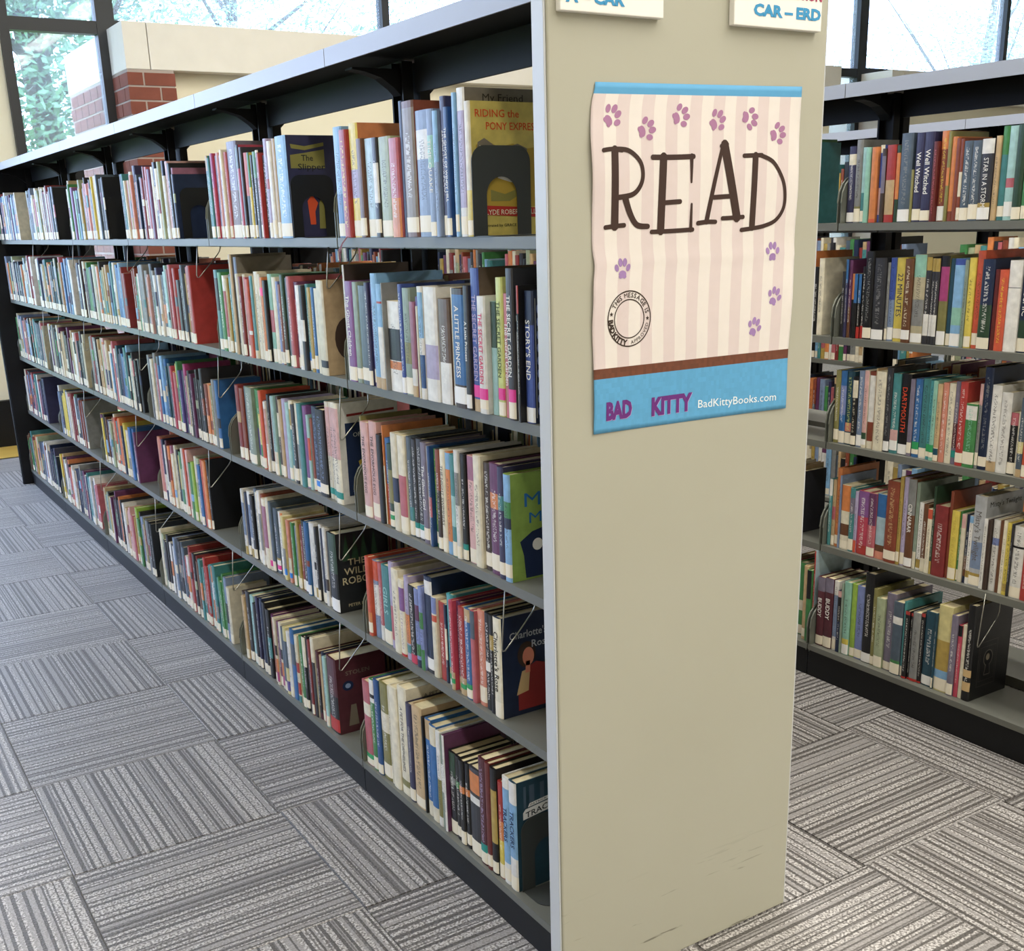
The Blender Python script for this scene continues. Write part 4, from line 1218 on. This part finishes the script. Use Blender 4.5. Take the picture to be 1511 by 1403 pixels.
CB, CP, BL = lin('e4dcd6'), lin('d9cac8'), lin('5ea3cf')
for j in range(NZP):
    for i in range(NXP):
        z = (grid[j][i][1]+grid[j+1][i+1][1])/2; x = (grid[j][i][0]+grid[j][i+1][0])/2
        wz = 1178-3*(x-80)/430
        if z > top(x)-15.5: c = lin('5ba0cc')
        elif z < wz-19: c = jitc(BL, R, .05)
        elif z < wz: c = jitc(lin('6e4230'), R, .12)
        else: c = CP if (i//4) % 2 == 0 else CB
        q4 = [grid[j][i], grid[j][i+1], grid[j+1][i+1], grid[j+1][i]]
        m.face([pp(g_[0], g_[1]) for g_ in q4], c)
sheet = m.build('paper_sheet', M['print'], poster)
sm = sheet.modifiers.new('weld', 'WELD'); sm.merge_threshold = .00002
so2 = sheet.modifiers.new('thick', 'SOLIDIFY'); so2.thickness = .00025; so2.offset = 1
smooth(sheet)
def cr(pts, n=8):
    if len(pts) < 3: return [tuple(a+(b_-a)*k/n for a, b_ in zip(pts[0], pts[-1])) for k in range(n+1)]
    out = []; q = [pts[0]]+list(pts)+[pts[-1]]
    for i in range(1, len(q)-2):
        for k in range(n):
            t = k/n; p0, p1, p2, p3 = q[i-1], q[i], q[i+1], q[i+2]
            out.append(tuple(.5*((2*p1[a])+(-p0[a]+p2[a])*t+(2*p0[a]-5*p1[a]+4*p2[a]-p3[a])*t*t+(-p0[a]+3*p1[a]-3*p2[a]+p3[a])*t**3) for a in (0, 1)))
    out.append(tuple(pts[-1])); return out
def stroke(mb, pts, w0, w1, c, d=.0007):
    P = cr(pts); n = len(P); Lf, Rt = [], []
    for i, p in enumerate(P):
        a, b_ = P[max(i-1, 0)], P[min(i+1, n-1)]; dx, dz = b_[0]-a[0], b_[1]-a[1]; l = math.hypot(dx, dz) or 1
        w = (w0+(w1-w0)*i/(n-1))/2; Lf.append((p[0]-dz/l*w, p[1]+dx/l*w)); Rt.append((p[0]+dz/l*w, p[1]-dx/l*w))
    for i in range(n-1):
        mb.face([pp(*Rt[i], d), pp(*Rt[i+1], d), pp(*Lf[i+1], d), pp(*Lf[i], d)], c)
    for e_, k in ((0, -1), (n-1, 1)):       # round ends
        ww = (w0 if e_ == 0 else w1)/2; mb.face([pp(P[e_][0]+ww*math.cos(t), P[e_][1]+ww*math.sin(t), d+.00002) for t in [6.2832*q/10 for q in range(10)]], c)
for k, strokes in READ.items():
    m = MB()
    for s_i, (w0, w1, pts) in enumerate(strokes): stroke(m, pts, w0*1.22, w1*1.22, lin('3f2c26'), .0007+.00003*s_i)
    tag(m.build('letter', M['print'], poster), 'brown letter '+k)
for n_, ((px, pz), ang) in enumerate(PAWS):
    m = MB(); a = math.radians(ang); c = lin('a9789c' if n_ < 6 else 'a07fb2')
    sq = 1.0 if n_ < 6 else .9
    def pe(ex, ez, ra, rb, rot):
        o = []
        for k in range(14):
            t = 6.2832*k/14; lx, lz = ra*math.cos(t), rb*math.sin(t); r_ = math.radians(rot)
            x, z = ex+lx*math.cos(r_)-lz*math.sin(r_), ez+lx*math.sin(r_)+lz*math.cos(r_)
            o.append(pp(px+(x*math.cos(a)-z*math.sin(a))*sq, pz+(x*math.sin(a)+z*math.cos(a))*sq, .0007))
        m.face(o, c)
    pe(0, -9, 8.5, 6.5, 0); pe(-4.5, -13, 4, 3.5, 0); pe(4.5, -13, 4, 3.5, 0)
    pe(-13, 2, 4.6, 6.6, 22); pe(-5, 11, 4.8, 7.4, 8); pe(5, 11, 4.8, 7.4, -8); pe(13, 2, 4.6, 6.6, -22)
    m.build('paw_print', M['print'], poster)
# round stamp: two rings, the lettering between them, two stars
m = MB(); sc, sz, so_, ink = 152.5, 1251, 44.6, lin('3a2d26')
for ra, rb in ((so_, so_-2.0), (31.2, 29.4)):
    for k in range(48):
        t0, t1 = 6.2832*k/48, 6.2832*(k+1)/48
        m.face([pp(sc+ra*math.cos(t0), sz+ra*math.sin(t0), .0007), pp(sc+ra*math.cos(t1), sz+ra*math.sin(t1), .0007), pp(sc+rb*math.cos(t1), sz+rb*math.sin(t1), .0007), pp(sc+rb*math.cos(t0), sz+rb*math.sin(t0), .0007)], ink)
def arc_text(t, a0, a1, rad, cap, c, inward=False, off=.0):
    ws = [text_mesh(ch, off)[2]+.14 if ch != ' ' else .5 for ch in t]; tot = sum(ws); p = 0
    for ch, w_ in zip(t, ws):
        mid = (p+w_/2)/tot; p += w_
        if ch == ' ': continue
        a = math.radians(a0+(a1-a0)*mid); V, F, w0 = text_mesh(ch, off)
        if not inward: ux, uz, vx, vz = math.sin(a), -math.cos(a), math.cos(a), math.sin(a); r_ = rad-cap/2
        else: ux, uz, vx, vz = -math.sin(a), math.cos(a), -math.cos(a), -math.sin(a); r_ = rad+cap/2
        ox, oz = sc+r_*math.cos(a), sz+r_*math.sin(a)
        m.poly([pp(ox+(v[0]-w0/2)*cap*ux+v[1]*cap*vx, oz+(v[0]-w0/2)*cap*uz+v[1]*cap*vz, .0008) for v in V], F, c)
arc_text('THIS MESSAGE IS', 152, 10, 37.6, 7.8, ink, False, .015)
arc_text('BAD KITTY', 180, 262, 37.6, 9, ink, True, .05)
arc_text('APPROVED', 274, 348, 37.6, 6.2, ink, True)
for a in (166, 358):
    a = math.radians(a); m.face([pp(sc+37.6*math.cos(a)+(4 if k % 2 == 0 else 1.7)*math.sin(6.2832*k/10), sz+37.6*math.sin(a)+(4 if k % 2 == 0 else 1.7)*math.cos(6.2832*k/10), .0007) for k in range(10)], ink)
tag(m.build('round_stamp', M['print'], poster), 'round brown stamp with lettering')
for t, x, z, w_, cap in (('BAD', 105, 1093, 54, 28), ('KITTY', 201, 1089.5, 89, 29)):
    m = MB(); put_text(m, t, lambda u, v: pp(x+u+.8, z+v-.8, .0007), w=w_, cap=cap, c=lin('c9a0d6'), offset=.055)
    put_text(m, t, lambda u, v: pp(x+u, z+v, .0009), w=w_, cap=cap, c=lin('6a2f7c'), offset=.055)
    tag(m.build('lettering', M['print'], poster), 'purple word '+t)
m = MB(); put_text(m, 'BadKittyBooks.com', lambda u, v: pp(304+u, 1090-u*.033+v, .0007), w=183, cap=14.5, c=lin('eef4f6')); tag(m.build('web_address', M['print'], poster), 'white web address')
# ---------------------------------------------------------------- range signs above the poster
def sign(x0, x1, label, rows):
    o = empty('range_sign', (0, 0, 0), label=label, cat='sign', group='white range signs')
    m = MB(); m.box(x0, x1, -.013, -.0005, 1.692, 1.852); bevel(m.build('board', M['board'], o), .0015)
    for t, x, z, w_, cap, c in rows:
        m = MB(); put_text(m, t, lambda u, v: (x+u, -.0135, z+v), w=w_, cap=cap, c=lin(c), offset=.05); m.build('lettering', M['print'], o)
sign(.019, .209, 'white sign lettered A to CAR, left of the two above the poster', [('A \u2013 CAR', .028, 1.7045, .107, .0165, '3f94c4')])
sign(.352, .547, 'white sign lettered CAR to ERD, right of the two above the poster', [('CAR \u2013 ERD', .393, 1.7088, .151, .0168, '3f94c4'), ('FICTION', .466, 1.7375, .079, .0135, 'a8365c')])
